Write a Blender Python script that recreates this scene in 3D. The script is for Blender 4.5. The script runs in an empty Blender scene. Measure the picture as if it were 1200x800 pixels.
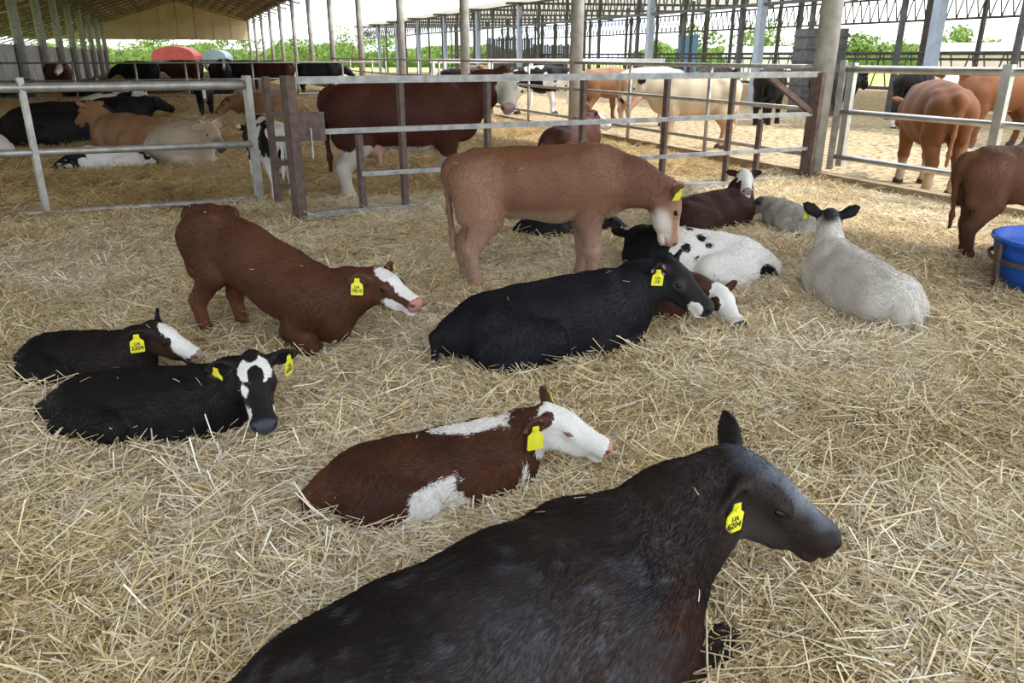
import bpy, math, random
import numpy as np
from mathutils import Vector, Matrix, Euler

random.seed(7)
RNG = np.random.default_rng(7)
C = bpy.context.scene.collection
R = math.radians

# ------------------------------------------------------------------ camera, sky, sun, exposure
CAM_H = 1.55
cam_data = bpy.data.cameras.new('camera')
cam_data.sensor_width = 36.0
cam_data.lens = 905.0 / 1200.0 * 36.0
cam_data.clip_end = 600
cam = bpy.data.objects.new('camera', cam_data)
C.objects.link(cam)
cam.location = (0, 0, CAM_H)
cam.rotation_euler = (R(90 - 20.3), 0, 0)
bpy.context.scene.camera = cam

world = bpy.data.worlds.new('sky')
bpy.context.scene.world = world
world.use_nodes = True
wn, wl = world.node_tree.nodes, world.node_tree.links
wn.clear()
w_out = wn.new('ShaderNodeOutputWorld')
w_bg = wn.new('ShaderNodeBackground')
w_tc = wn.new('ShaderNodeTexCoord')
w_map = wn.new('ShaderNodeMapping')
w_map.inputs['Scale'].default_value = (1.6, 1.6, 6.0)
w_no = wn.new('ShaderNodeTexNoise')
w_no.inputs['Scale'].default_value = 2.2
w_no.inputs['Detail'].default_value = 5
w_rp = wn.new('ShaderNodeValToRGB')
w_rp.color_ramp.elements[0].position = 0.40
w_rp.color_ramp.elements[0].color = (0.62, 0.80, 1.0, 1)
w_rp.color_ramp.elements[1].position = 0.60
w_rp.color_ramp.elements[1].color = (1.0, 1.0, 1.0, 1)
wl.new(w_tc.outputs['Generated'], w_map.inputs['Vector'])
wl.new(w_map.outputs['Vector'], w_no.inputs['Vector'])
wl.new(w_no.outputs['Fac'], w_rp.inputs['Fac'])
wl.new(w_rp.outputs['Color'], w_bg.inputs['Color'])
wl.new(w_bg.outputs['Background'], w_out.inputs['Surface'])
w_bg.inputs['Strength'].default_value = 1.65

AX = R(22.3)
AV = Vector((-math.sin(AX), math.cos(AX), 0))      # along the barn
BV = Vector((math.cos(AX), math.sin(AX), 0))       # across the barn, towards the yard

sun_data = bpy.data.lights.new('sun', 'SUN')
sun_data.energy = 2.1
sun_data.angle = R(1.2)
sun_data.color = (1.0, 0.94, 0.84)
sun = bpy.data.objects.new('sun', sun_data)
C.objects.link(sun)
sun_dir = (BV * 0.44 + AV * -0.30 + Vector((0, 0, 0.85))).normalized()
sun.rotation_euler = sun_dir.to_track_quat('Z', 'Y').to_euler()
sun.location = sun_dir * 60

vs = bpy.context.scene.view_settings
vs.view_transform = 'Standard'
vs.look = 'None'
vs.exposure = 0.95
vs.gamma = 1.0
vs.use_curve_mapping = False
bpy.context.scene.cycles.max_bounces = 6
bpy.context.scene.cycles.diffuse_bounces = 4
bpy.context.scene.cycles.glossy_bounces = 2
bpy.context.scene.cycles.transparent_max_bounces = 4


def SL(s, l, z=0.0):
    """s metres along the barn, l metres across it."""
    p = AV * s + BV * l
    return Vector((p.x, p.y, z))


# ------------------------------------------------------------------ noise
def _hash(ix, iy, iz, seed):
    h = (ix * 374761393 + iy * 668265263 + iz * 2147483647 + seed * 974711) & 0xffffffff
    h = ((h ^ (h >> 13)) * 1274126177) & 0xffffffff
    return ((h ^ (h >> 16)) & 0xffff) / 65535.0


def vnoise(p, freq, seed=0):
    """value noise 0..1 on an (n,3) array"""
    q = np.asarray(p, dtype=np.float64) * freq + 100.0
    i = np.floor(q).astype(np.int64)
    f = q - i
    f = f * f * (3 - 2 * f)
    out = 0
    for dx in (0, 1):
        for dy in (0, 1):
            for dz in (0, 1):
                w = (f[:, 0] if dx else 1 - f[:, 0]) * (f[:, 1] if dy else 1 - f[:, 1]) * (f[:, 2] if dz else 1 - f[:, 2])
                out = out + w * _hash(i[:, 0] + dx, i[:, 1] + dy, i[:, 2] + dz, seed)
    return out


def fbm(p, freq, seed=0):
    return (vnoise(p, freq, seed) * 0.55 + vnoise(p, freq * 2.1, seed + 1) * 0.3 + vnoise(p, freq * 4.3, seed + 2) * 0.15)


def ground_h(x, y):
    """height of the straw bed"""
    x = np.atleast_1d(np.asarray(x, dtype=np.float64))
    y = np.atleast_1d(np.asarray(y, dtype=np.float64))
    p = np.stack([x, y, x * 0], 1)
    h = (vnoise(p, 1.1, 3) - 0.5) * 0.09 + (vnoise(p, 2.7, 5) - 0.5) * 0.06 + (vnoise(p, 6.0, 6) - 0.5) * 0.025
    lat = x * BV.x + y * BV.y
    m = np.clip((7.25 - lat) / 0.6, 0, 1)
    return h * m - 0.0


# ------------------------------------------------------------------ materials
MATS = {}


def nmat(name, col, rough=0.7, metal=0.0, col2=None, scale=8.0, detail=4.0, lo=0.35, hi=0.65, bump=0.0, bscale=None, spec=0.4, coords='Object', stretch=None):
    if name in MATS:
        return MATS[name]
    m = bpy.data.materials.new(name)
    m.use_nodes = True
    n, l = m.node_tree.nodes, m.node_tree.links
    b = n['Principled BSDF']
    b.inputs['Roughness'].default_value = rough
    b.inputs['Metallic'].default_value = metal
    b.inputs['Specular IOR Level'].default_value = spec
    tc = n.new('ShaderNodeTexCoord')
    vec = tc.outputs[coords]
    if stretch:
        mp = n.new('ShaderNodeMapping')
        mp.inputs['Scale'].default_value = stretch
        l.new(vec, mp.inputs['Vector'])
        vec = mp.outputs['Vector']
    if col2 is not None:
        no = n.new('ShaderNodeTexNoise')
        no.inputs['Scale'].default_value = scale
        no.inputs['Detail'].default_value = detail
        l.new(vec, no.inputs['Vector'])
        r = n.new('ShaderNodeValToRGB')
        r.color_ramp.elements[0].position = lo
        r.color_ramp.elements[0].color = (*col, 1)
        r.color_ramp.elements[1].position = hi
        r.color_ramp.elements[1].color = (*col2, 1)
        l.new(no.outputs['Fac'], r.inputs['Fac'])
        l.new(r.outputs['Color'], b.inputs['Base Color'])
    else:
        b.inputs['Base Color'].default_value = (*col, 1)
    if bump:
        nb = n.new('ShaderNodeTexNoise')
        nb.inputs['Scale'].default_value = bscale or scale * 3
        nb.inputs['Detail'].default_value = 3
        l.new(vec, nb.inputs['Vector'])
        bp = n.new('ShaderNodeBump')
        bp.inputs['Strength'].default_value = bump
        bp.inputs['Distance'].default_value = 0.02
        l.new(nb.outputs['Fac'], bp.inputs['Height'])
        l.new(bp.outputs['Normal'], b.inputs['Normal'])
    MATS[name] = m
    return m


M_galv = nmat('galvanised_steel', (0.34, 0.32, 0.29), 0.45, 0.55, (0.5, 0.48, 0.45), 9, bump=0.1)
M_silver = nmat('bright_steel', (0.5, 0.49, 0.47), 0.32, 0.75, (0.66, 0.65, 0.63), 7)
M_rust = nmat('brown_painted_steel', (0.085, 0.055, 0.045), 0.6, 0.2, (0.15, 0.10, 0.085), 14, bump=0.15)
M_greyrail = nmat('grey_rail_steel', (0.25, 0.245, 0.24), 0.45, 0.4, (0.42, 0.41, 0.4), 11)
M_darksteel = nmat('dark_steel', (0.06, 0.058, 0.058), 0.6, 0.3, (0.11, 0.105, 0.10), 6)
M_column = nmat('weathered_column', (0.30, 0.28, 0.25), 0.75, 0.0, (0.44, 0.42, 0.39), 5, bump=0.2)
M_bluepost = nmat('blue_grey_post', (0.26, 0.30, 0.36), 0.55, 0.1, (0.36, 0.40, 0.46), 4)
M_concrete = nmat('concrete', (0.36, 0.33, 0.29), 0.9, 0.0, (0.55, 0.52, 0.47), 1.6, bump=0.3)
M_kerb = nmat('kerb_concrete', (0.26, 0.19, 0.12), 0.9, 0.0, (0.44, 0.35, 0.24), 3, bump=0.4)
M_roof = nmat('brown_roof_deck', (0.40, 0.26, 0.16), 0.8, 0.0, (0.56, 0.40, 0.27), 2.0)
M_purlin = nmat('brown_roof_steel', (0.14, 0.10, 0.07), 0.7, 0.1, (0.22, 0.16, 0.11), 5)
M_gable = nmat('cream_gable_sheet', (0.52, 0.40, 0.25), 0.7, 0.0, (0.62, 0.49, 0.32), 0.8)
M_paledeck = nmat('pale_roof_deck', (0.62, 0.61, 0.58), 0.7, 0.0, (0.7, 0.69, 0.66), 1.5)
pd = M_paledeck.node_tree
_tl = pd.nodes.new('ShaderNodeBsdfTranslucent')
_tl.inputs['Color'].default_value = (0.8, 0.78, 0.72, 1)
_mx = pd.nodes.new('ShaderNodeMixShader')
_mx.inputs[0].default_value = 0.6
pd.links.new(pd.nodes['Principled BSDF'].outputs[0], _mx.inputs[1])
pd.links.new(_tl.outputs[0], _mx.inputs[2])
pd.links.new(_mx.outputs[0], pd.nodes['Material Output'].inputs['Surface'])
M_whiterail = nmat('white_rail', (0.7, 0.69, 0.66), 0.5, 0.0, (0.6, 0.58, 0.55), 6)


def floor_mat():
    m = bpy.data.materials.new('straw_floor')
    m.use_nodes = True
    n, l = m.node_tree.nodes, m.node_tree.links
    b = n['Principled BSDF']
    b.inputs['Roughness'].default_value = 0.85
    b.inputs['Specular IOR Level'].default_value = 0.2
    tc = n.new('ShaderNodeTexCoord')
    n1 = n.new('ShaderNodeTexNoise')
    n1.inputs['Scale'].default_value = 22
    n1.inputs['Detail'].default_value = 8
    n1.inputs['Roughness'].default_value = 0.75
    n2 = n.new('ShaderNodeTexNoise')
    n2.inputs['Scale'].default_value = 1.3
    n2.inputs['Detail'].default_value = 4
    l.new(tc.outputs['Object'], n1.inputs['Vector'])
    l.new(tc.outputs['Object'], n2.inputs['Vector'])
    r1 = n.new('ShaderNodeValToRGB')
    r1.color_ramp.elements[0].position = 0.33
    r1.color_ramp.elements[0].color = (0.07, 0.045, 0.02, 1)
    r1.color_ramp.elements[1].position = 0.66
    r1.color_ramp.elements[1].color = (0.36, 0.26, 0.12, 1)
    l.new(n1.outputs['Fac'], r1.inputs['Fac'])
    r2 = n.new('ShaderNodeValToRGB')
    r2.color_ramp.elements[0].position = 0.35
    r2.color_ramp.elements[0].color = (0.62, 0.60, 0.52, 1)
    r2.color_ramp.elements[1].position = 0.6
    r2.color_ramp.elements[1].color = (1, 1, 1, 1)
    l.new(n2.outputs['Fac'], r2.inputs['Fac'])
    mx = n.new('ShaderNodeMix')
    mx.data_type = 'RGBA'
    mx.blend_type = 'MULTIPLY'
    mx.inputs[0].default_value = 1.0
    l.new(r1.outputs['Color'], mx.inputs[6])
    l.new(r2.outputs['Color'], mx.inputs[7])
    l.new(mx.outputs[2], b.inputs['Base Color'])
    bp = n.new('ShaderNodeBump')
    bp.inputs['Strength'].default_value = 0.8
    bp.inputs['Distance'].default_value = 0.03
    l.new(n1.outputs['Fac'], bp.inputs['Height'])
    l.new(bp.outputs['Normal'], b.inputs['Normal'])
    return m


M_floor = floor_mat()
M_dirt = nmat('yard_dirt', (0.17, 0.12, 0.07), 0.95, 0.0, (0.44, 0.34, 0.205), 9.0, detail=10, lo=0.36, hi=0.55, bump=0.8, bscale=14, spec=0.1)
M_field = nmat('grass_field', (0.20, 0.30, 0.06), 0.9, 0.0, (0.34, 0.42, 0.10), 0.2)


def attr_mat(name, rough=0.6, spec=0.25, attr='tone'):
    m = bpy.data.materials.new(name)
    m.use_nodes = True
    n, l = m.node_tree.nodes, m.node_tree.links
    b = n['Principled BSDF']
    b.inputs['Roughness'].default_value = rough
    b.inputs['Specular IOR Level'].default_value = spec
    a = n.new('ShaderNodeAttribute')
    a.attribute_name = attr
    l.new(a.outputs['Color'], b.inputs['Base Color'])
    return m


M_straw = attr_mat('dry_straw', 0.55, 0.3)
M_fur = attr_mat('short_coat_hair', 0.6, 0.09, 'coat')


def coat_mat(name, patch=(0.78, 0.75, 0.71), rough=0.6):
    """cow coat: smooth tone from the coat attribute, patch colour where the signed patch field is positive, ragged hairy edge"""
    m = bpy.data.materials.new(name)
    m.use_nodes = True
    n, l = m.node_tree.nodes, m.node_tree.links
    b = n['Principled BSDF']
    b.inputs['Roughness'].default_value = rough
    b.inputs['Specular IOR Level'].default_value = 0.18
    a = n.new('ShaderNodeAttribute')
    a.attribute_name = 'coat'
    p = n.new('ShaderNodeAttribute')
    p.attribute_name = 'patch'
    tc = n.new('ShaderNodeTexCoord')
    no = n.new('ShaderNodeTexNoise')
    no.inputs['Scale'].default_value = 45
    no.inputs['Detail'].default_value = 4
    l.new(tc.outputs['Object'], no.inputs['Vector'])
    ma = n.new('ShaderNodeMath')
    ma.operation = 'MULTIPLY_ADD'
    ma.inputs[1].default_value = 0.06
    l.new(no.outputs['Fac'], ma.inputs[0])
    l.new(p.outputs['Fac'], ma.inputs[2])
    mr = n.new('ShaderNodeMapRange')
    mr.inputs[1].default_value = 0.024
    mr.inputs[2].default_value = 0.036
    l.new(ma.outputs[0], mr.inputs[0])
    mx = n.new('ShaderNodeMix')
    mx.data_type = 'RGBA'
    l.new(mr.outputs[0], mx.inputs[0])
    l.new(a.outputs['Color'], mx.inputs[6])
    mx.inputs[7].default_value = (*patch, 1)
    n2 = n.new('ShaderNodeTexNoise')
    n2.inputs['Scale'].default_value = 160
    n2.inputs['Detail'].default_value = 2
    l.new(tc.outputs['Object'], n2.inputs['Vector'])
    r2 = n.new('ShaderNodeMapRange')
    r2.inputs[3].default_value = 0.72
    r2.inputs[4].default_value = 1.2
    l.new(n2.outputs['Fac'], r2.inputs[0])
    mm = n.new('ShaderNodeMix')
    mm.data_type = 'RGBA'
    mm.blend_type = 'MULTIPLY'
    mm.inputs[0].default_value = 1
    l.new(mx.outputs[2], mm.inputs[6])
    l.new(r2.outputs[0], mm.inputs[7])
    l.new(mm.outputs[2], b.inputs['Base Color'])
    bp = n.new('ShaderNodeBump')
    bp.inputs['Strength'].default_value = 0.25
    bp.inputs['Distance'].default_value = 0.01
    l.new(n2.outputs['Fac'], bp.inputs['Height'])
    l.new(bp.outputs['Normal'], b.inputs['Normal'])
    return m


M_eye = nmat('dark_eye', (0.008, 0.005, 0.004), 0.22, spec=0.25)
M_tag = nmat('yellow_tag_plastic', (0.72, 0.66, 0.02), 0.45, 0.0, (0.80, 0.74, 0.05), 20)
M_tagink = nmat('tag_ink', (0.03, 0.03, 0.02), 0.6)
M_horn = nmat('horn', (0.35, 0.29, 0.2), 0.45, 0.0, (0.5, 0.43, 0.32), 10)


# ------------------------------------------------------------------ object helpers
def link(name, me, mat=None, parent=None, smooth=False):
    o = bpy.data.objects.new(name, me)
    C.objects.link(o)
    if mat is not None and not me.materials:
        me.materials.append(mat)
    if parent is not None:
        o.parent = parent
    if smooth:
        me.polygons.foreach_set('use_smooth', [True] * len(me.polygons))
    return o


def empty(name, loc=(0, 0, 0), rz=0.0, label=None, cat=None, group=None, kind=None):
    o = bpy.data.objects.new(name, None)
    C.objects.link(o)
    o.location = loc
    o.rotation_euler = (0, 0, rz)
    tag(o, label, cat, group, kind)
    return o


def tag(o, label=None, cat=None, group=None, kind=None):
    if label:
        o['label'] = label
    if cat:
        o['category'] = cat
    if group:
        o['group'] = group
    if kind:
        o['kind'] = kind
    return o


class MB:
    """collects simple solids into one mesh"""
    def __init__(self):
        self.v, self.f = [], []

    def box(self, lo, hi):
        k = len(self.v)
        for x in (lo[0], hi[0]):
            for y in (lo[1], hi[1]):
                for z in (lo[2], hi[2]):
                    self.v.append((x, y, z))
        for q in ((0, 1, 3, 2), (4, 6, 7, 5), (0, 4, 5, 1), (2, 3, 7, 6), (0, 2, 6, 4), (1, 5, 7, 3)):
            self.f.append([k + i for i in q])
        return self

    def bar(self, p, q, w, d=None, up=(0, 0, 1)):
        """square tube from p to q"""
        p, q = Vector(p), Vector(q)
        d = d or w
        t = (q - p).normalized()
        u = Vector(up)
        if abs(t.dot(u)) > 0.95:
            u = BV
        sd = t.cross(u).normalized()
        u = sd.cross(t).normalized()
        k = len(self.v)
        for e in (p, q):
            for a, b in ((-1, -1), (1, -1), (1, 1), (-1, 1)):
                self.v.append(tuple(e + sd * (a * w / 2) + u * (b * d / 2)))
        for i in range(4):
            j = (i + 1) % 4
            self.f.append([k + i, k + j, k + 4 + j, k + 4 + i])
        self.f.append([k + 3, k + 2, k + 1, k])
        self.f.append([k + 4, k + 5, k + 6, k + 7])
        return self

    def tube(self, p, q, r, r2=None, n=10):
        p, q = Vector(p), Vector(q)
        r2 = r if r2 is None else r2
        t = (q - p).normalized()
        u = Vector((0, 0, 1)) if abs(t.z) < 0.9 else Vector((1, 0, 0))
        sd = t.cross(u).normalized()
        u = sd.cross(t)
        k = len(self.v)
        for e, rr in ((p, r), (q, r2)):
            for i in range(n):
                a = 2 * math.pi * i / n
                self.v.append(tuple(e + sd * (math.cos(a) * rr) + u * (math.sin(a) * rr)))
        for i in range(n):
            j = (i + 1) % n
            self.f.append([k + i, k + j, k + n + j, k + n + i])
        self.f.append([k + i for i in reversed(range(n))])
        self.f.append([k + n + i for i in range(n)])
        return self

    def quad(self, a, b, c, d):
        k = len(self.v)
        self.v += [tuple(a), tuple(b), tuple(c), tuple(d)]
        self.f.append([k, k + 1, k + 2, k + 3])
        return self

    def build(self, name, mat, parent=None, smooth=False, kind=None, label=None):
        me = bpy.data.meshes.new(name)
        me.from_pydata(self.v, [], self.f)
        me.update()
        o = link(name, me, mat, parent, smooth)
        if kind:
            o['kind'] = kind
        if label:
            o['label'] = label
        return o


def dup(o, parent=None):
    c = o.copy()
    C.objects.link(c)
    c.parent = parent
    for ch in o.children:
        dup(ch, c)
    return c


# ------------------------------------------------------------------ the building
def grid_mesh(name, xs, ys, hf, mat, parent=None, smooth=True):
    X, Y = np.meshgrid(xs, ys, indexing='ij')
    Z = hf(X.ravel(), Y.ravel())
    v = np.stack([X.ravel(), Y.ravel(), Z], 1)
    nx, ny = len(xs), len(ys)
    i = np.arange(nx * ny).reshape(nx, ny)
    f = np.stack([i[:-1, :-1].ravel(), i[1:, :-1].ravel(), i[1:, 1:].ravel(), i[:-1, 1:].ravel()], 1)
    me = bpy.data.meshes.new(name)
    me.from_pydata(v.tolist(), [], f.tolist())
    return link(name, me, mat, parent, smooth)


def build_floor():
    # straw floor in the barn frame: x across, y along
    def hf(l, s):
        x = AV.x * s + BV.x * l
        y = AV.y * s + BV.y * l
        return ground_h(x, y) - 0.02
    ls = np.linspace(-6.2, 7.3, 136)
    ss = np.concatenate([np.linspace(-6, 16, 220), np.linspace(16.3, 95, 160)])
    o = grid_mesh('floor', ls, ss, hf, M_floor)
    o.rotation_euler = (0, 0, AX)
    o['kind'] = 'structure'
    # yard and everything beyond
    def yh(l, s):
        p = np.stack([l, s, l * 0], 1)
        return -0.10 + (vnoise(p, 0.7, 11) - 0.5) * 0.06 + (vnoise(p, 3.1, 12) - 0.5) * 0.03
    ls = np.linspace(7.3, 40, 150)
    ss = np.linspace(-6, 95, 300)
    o = grid_mesh('ground_yard', ls, ss, yh, M_dirt)
    o.rotation_euler = (0, 0, AX)
    o['kind'] = 'structure'
    m = MB().box((-220, -60, -0.6), (260, 360, -0.22))
    o = m.build('ground_field', M_field)
    o['kind'] = 'structure'
    # kerb between straw and yard
    k = MB()
    k.box((7.30, -6, -0.2), (7.46, 60, 0.17))
    k.box((7.46, -6, -0.2), (7.62, 60, 0.10))
    o = k.build('trim_1', M_kerb)
    o.rotation_euler = (0, 0, AX)
    o['kind'] = 'structure'


EAVE_L, RIDGE_L, LEFT_L = 8.1, 0.6, -12.6
EAVE_Z, RIDGE_Z = 5.25, 7.2
S0, S1 = -2.0, 96.0
COL_S = [7.86 + 6.75 * i for i in range(13)]


def roof_z(l):
    if l > RIDGE_L:
        return RIDGE_Z + (EAVE_Z - RIDGE_Z) * (l - RIDGE_L) / (EAVE_L - RIDGE_L)
    return RIDGE_Z - 0.315 * (RIDGE_L - l)


def build_barn():
    # roof deck: two corrugated slopes
    roof = empty('ceiling', kind='structure')
    for l0, l1 in ((LEFT_L, RIDGE_L), (RIDGE_L, EAVE_L)):
        m = MB()
        z0, z1 = roof_z(l0), roof_z(l1)
        a, b, c, d = SL(S0, l0, z0), SL(S1, l0, z0), SL(S1, l1, z1), SL(S0, l1, z1)
        t = Vector((0, 0, 0.05))
        m.quad(a, b, c, d).quad(d + t, c + t, b + t, a + t)
        m.quad(a, d, d + t, a + t).quad(b, b + t, c + t, c).quad(d, c, c + t, d + t).quad(a, a + t, b + t, b)
        m.build('roof_deck', M_roof, roof)
    # purlins along the barn
    nn = 9
    for side in (0, 1):
        for i in range(nn):
            t = (i + 0.3) / nn
            l = (RIDGE_L + (EAVE_L - RIDGE_L) * t) if side else (RIDGE_L + (LEFT_L - RIDGE_L) * t)
            z = roof_z(l) - 0.09
            MB().bar(SL(S0, l, z), SL(S1, l, z), 0.10, 0.16).build('purlin', M_purlin, roof)
    # one lattice truss per bay half
    for k in range(27):
        s = COL_S[0] - 6.75 + k * 3.375
        if s > S1:
            break
        tr = MB()
        for l0, l1 in ((LEFT_L + 0.2, RIDGE_L), (RIDGE_L, EAVE_L - 0.2)):
            za, zb = roof_z(l0) - 0.2, roof_z(l1) - 0.2
            tr.bar(SL(s, l0, za), SL(s, l1, zb), 0.09)
            tr.bar(SL(s, l0, za - 0.42), SL(s, l1, zb - 0.42), 0.09)
            n = 9
            for i in range(n):
                la, lb = l0 + (l1 - l0) * i / n, l0 + (l1 - l0) * (i + 1) / n
                lm = (la + lb) / 2
                tr.bar(SL(s, la, roof_z(la) - 0.6), SL(s, lm, roof_z(lm) - 0.22), 0.045)
                tr.bar(SL(s, lm, roof_z(lm) - 0.22), SL(s, lb, roof_z(lb) - 0.6), 0.045)
        tr.build('roof_truss', M_purlin, roof)
    # eave gutter beam right and left
    MB().bar(SL(S0, 7.45, EAVE_Z - 0.12), SL(S1, 7.45, EAVE_Z - 0.12), 0.14, 0.2).build('eave_beam', M_purlin, roof)
    MB().bar(SL(S0, -6.3, EAVE_Z - 0.12), SL(S1, -6.3, EAVE_Z - 0.12), 0.14, 0.2).build('eave_beam', M_purlin, roof)
    # gable at the far end
    g = empty('wall_back', kind='structure')
    s = 93.0
    nl = 11
    m = MB()
    for l0, l1 in ((-12.4, RIDGE_L), (RIDGE_L, 7.6)):
        z0 = max(roof_z(l0), 3.12)
        m.quad(SL(s + 0.12, l0, 3.1), SL(s + 0.12, l1, 3.1), SL(s + 0.12, l1, roof_z(l1)), SL(s + 0.12, l0, z0))
        m.quad(SL(s + 0.2, l0, 3.1), SL(s + 0.2, l0, z0), SL(s + 0.2, l1, roof_z(l1)), SL(s + 0.2, l1, 3.1))
    m.build('gable_backing', M_gable, g)
    for i in range(nl):
        l0 = -11.4 + (19.0) * i / nl
        l1 = -11.4 + (19.0) * (i + 1) / nl - 0.06
        za, zb = roof_z(l0), roof_z(l1)
        for lo, hi0, hi1 in ((3.1, min(4.6, za), min(4.6, zb)), (4.65, max(za, 4.66), max(zb, 4.66))):
            m = MB()
            a, b = SL(s, l0, lo), SL(s, l1, lo)
            c, d = SL(s, l1, hi1), SL(s, l0, hi0)
            t = AV * 0.08
            m.quad(a, b, c, d).quad(d + t, c + t, b + t, a + t).quad(a, a + t, b + t, b).quad(d, c, c + t, d + t)
            m.build('gable_panel', M_gable, g)
    # low concrete wall on the left
    m = MB().box((-6.5, 14, -0.3), (-6.2, 92, 2.0))
    w = m.build('wall_left', M_concrete)
    w.rotation_euler = (0, 0, AX)
    w['kind'] = 'structure'
    # columns: left row on the wall line, right row along the kerb
    first = None
    for i, s in enumerate(COL_S):
        m = None
        if first is None:
            first = empty('column', SL(s, 7.37), AX, kind='structure')
            MB().tube((0, 0, -0.2), (0, 0, 5.2), 0.13, n=20).build('shaft', M_column, first, True)
            MB().tube((0, 0, -0.15), (0, 0, 0.05), 0.17, n=16).build('foot', M_kerb, first, True)
        else:
            o = dup(first)
            o.location = SL(s, 7.37)
    leftc = None
    for i, s in enumerate([33.5 + 6.75 * k for k in range(9)]):
        if leftc is None:
            leftc = MB().tube((0, 0, 0), (0, 0, 5.2), 0.2, n=16).build('column', M_column, None, True)
            leftc['kind'] = 'structure'
            o = leftc
        else:
            o = leftc.copy()
            C.objects.link(o)
        o.location = SL(s, -6.0)


B2_L = 17.8


def build_second_barn():
    r = empty('barn_roof', kind='structure')
    s0, s1 = 8.0, 84.0
    zb = 4.30
    def rz(l):
        return zb + (l - (B2_L - 0.9)) * 0.012
    # corrugated deck
    for l0, l1 in ((B2_L - 0.9, B2_L + 8), (B2_L + 8, B2_L + 17)):
        n = int((s1 - s0) / 0.15)
        v, f = [], []
        for i in range(n + 1):
            s = s0 + (s1 - s0) * i / n
            dz = 0.035 if i % 2 else -0.035
            v.append(tuple(SL(s, l0, rz(l0) + dz)))
            v.append(tuple(SL(s, l1, rz(l1) + dz)))
            v.append(tuple(SL(s, l0, rz(l0) + dz + 0.03)))
            v.append(tuple(SL(s, l1, rz(l1) + dz + 0.03)))
        for i in range(n):
            k = 4 * i
            f.append((k, k + 1, k + 5, k + 4))
            f.append((k + 2, k + 6, k + 7, k + 3))
            f.append((k, k + 4, k + 6, k + 2))
        me = bpy.data.meshes.new('roof_deck')
        me.from_pydata(v, [], f)
        link('roof_deck', me, M_paledeck, r)
    # rafters across, lattice girders along each column row
    for k in range(12):
        s = 8.3 + k * 6.75
        MB().bar(SL(s, B2_L - 0.9, rz(B2_L - 0.9) - 0.1), SL(s, B2_L + 17, rz(B2_L + 17) - 0.1), 0.08, 0.12).build('rafter', M_darksteel, r)
    for i, l in enumerate((B2_L, B2_L + 15)):
        zt, zl = 4.16, 3.1
        g = MB().bar(SL(s0, l, zt), SL(s1, l, zt), 0.08, 0.1).build('girder_chord', M_darksteel, r)
        MB().bar(SL(s0, l, zl), SL(s1, l, zl), 0.08, 0.1).build('girder_chord', M_darksteel, r)
        w = MB()
        n = int((s1 - s0) / 0.55)
        for j in range(n):
            a = s0 + j * 0.55
            w.bar(SL(a, l, zl), SL(a + 0.275, l, zt), 0.045)
            w.bar(SL(a + 0.275, l, zt), SL(a + 0.55, l, zl), 0.045)
        w.build('girder_lattice', M_darksteel, r, kind='stuff')
    # posts
    first = None
    for l, mat, half in ((B2_L, M_bluepost, 0.12), (B2_L + 7.5, M_darksteel, 0.09), (B2_L + 15, M_darksteel, 0.09)):
        first = None
        for k in range(11):
            s = 15.3 - 6.75 + k * 6.75
            if first is None:
                first = MB().box((-half, -half, -0.2), (half, half, 4.3)).build('column', mat)
                first['kind'] = 'structure'
                o = first
            else:
                o = first.copy()
                C.objects.link(o)
            o.location = SL(s, l)
            o.rotation_euler = (0, 0, AX)
    first = None
    for k in range(22):                       # thinner intermediate posts
        for l in (B2_L + 0.2, B2_L + 7.5):
            s = 13.2 - 6.75 + k * 3.375
            if first is None:
                first = MB().box((-0.06, -0.06, -0.2), (0.06, 0.06, 4.2)).build('column', M_darksteel)
                first['kind'] = 'structure'
                o = first
            else:
                o = first.copy()
                C.objects.link(o)
            o.location = SL(s, l)
            o.rotation_euler = (0, 0, AX)


def tube_part(p, q, r, mat, parent, name):
    return MB().tube(p, q, r, n=12).build(name, mat, parent, True)


FENCE_E = (-5.9, -3.2, -1.3, 0.3, 0.7, 2.55, 4.1, 5.8)


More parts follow.
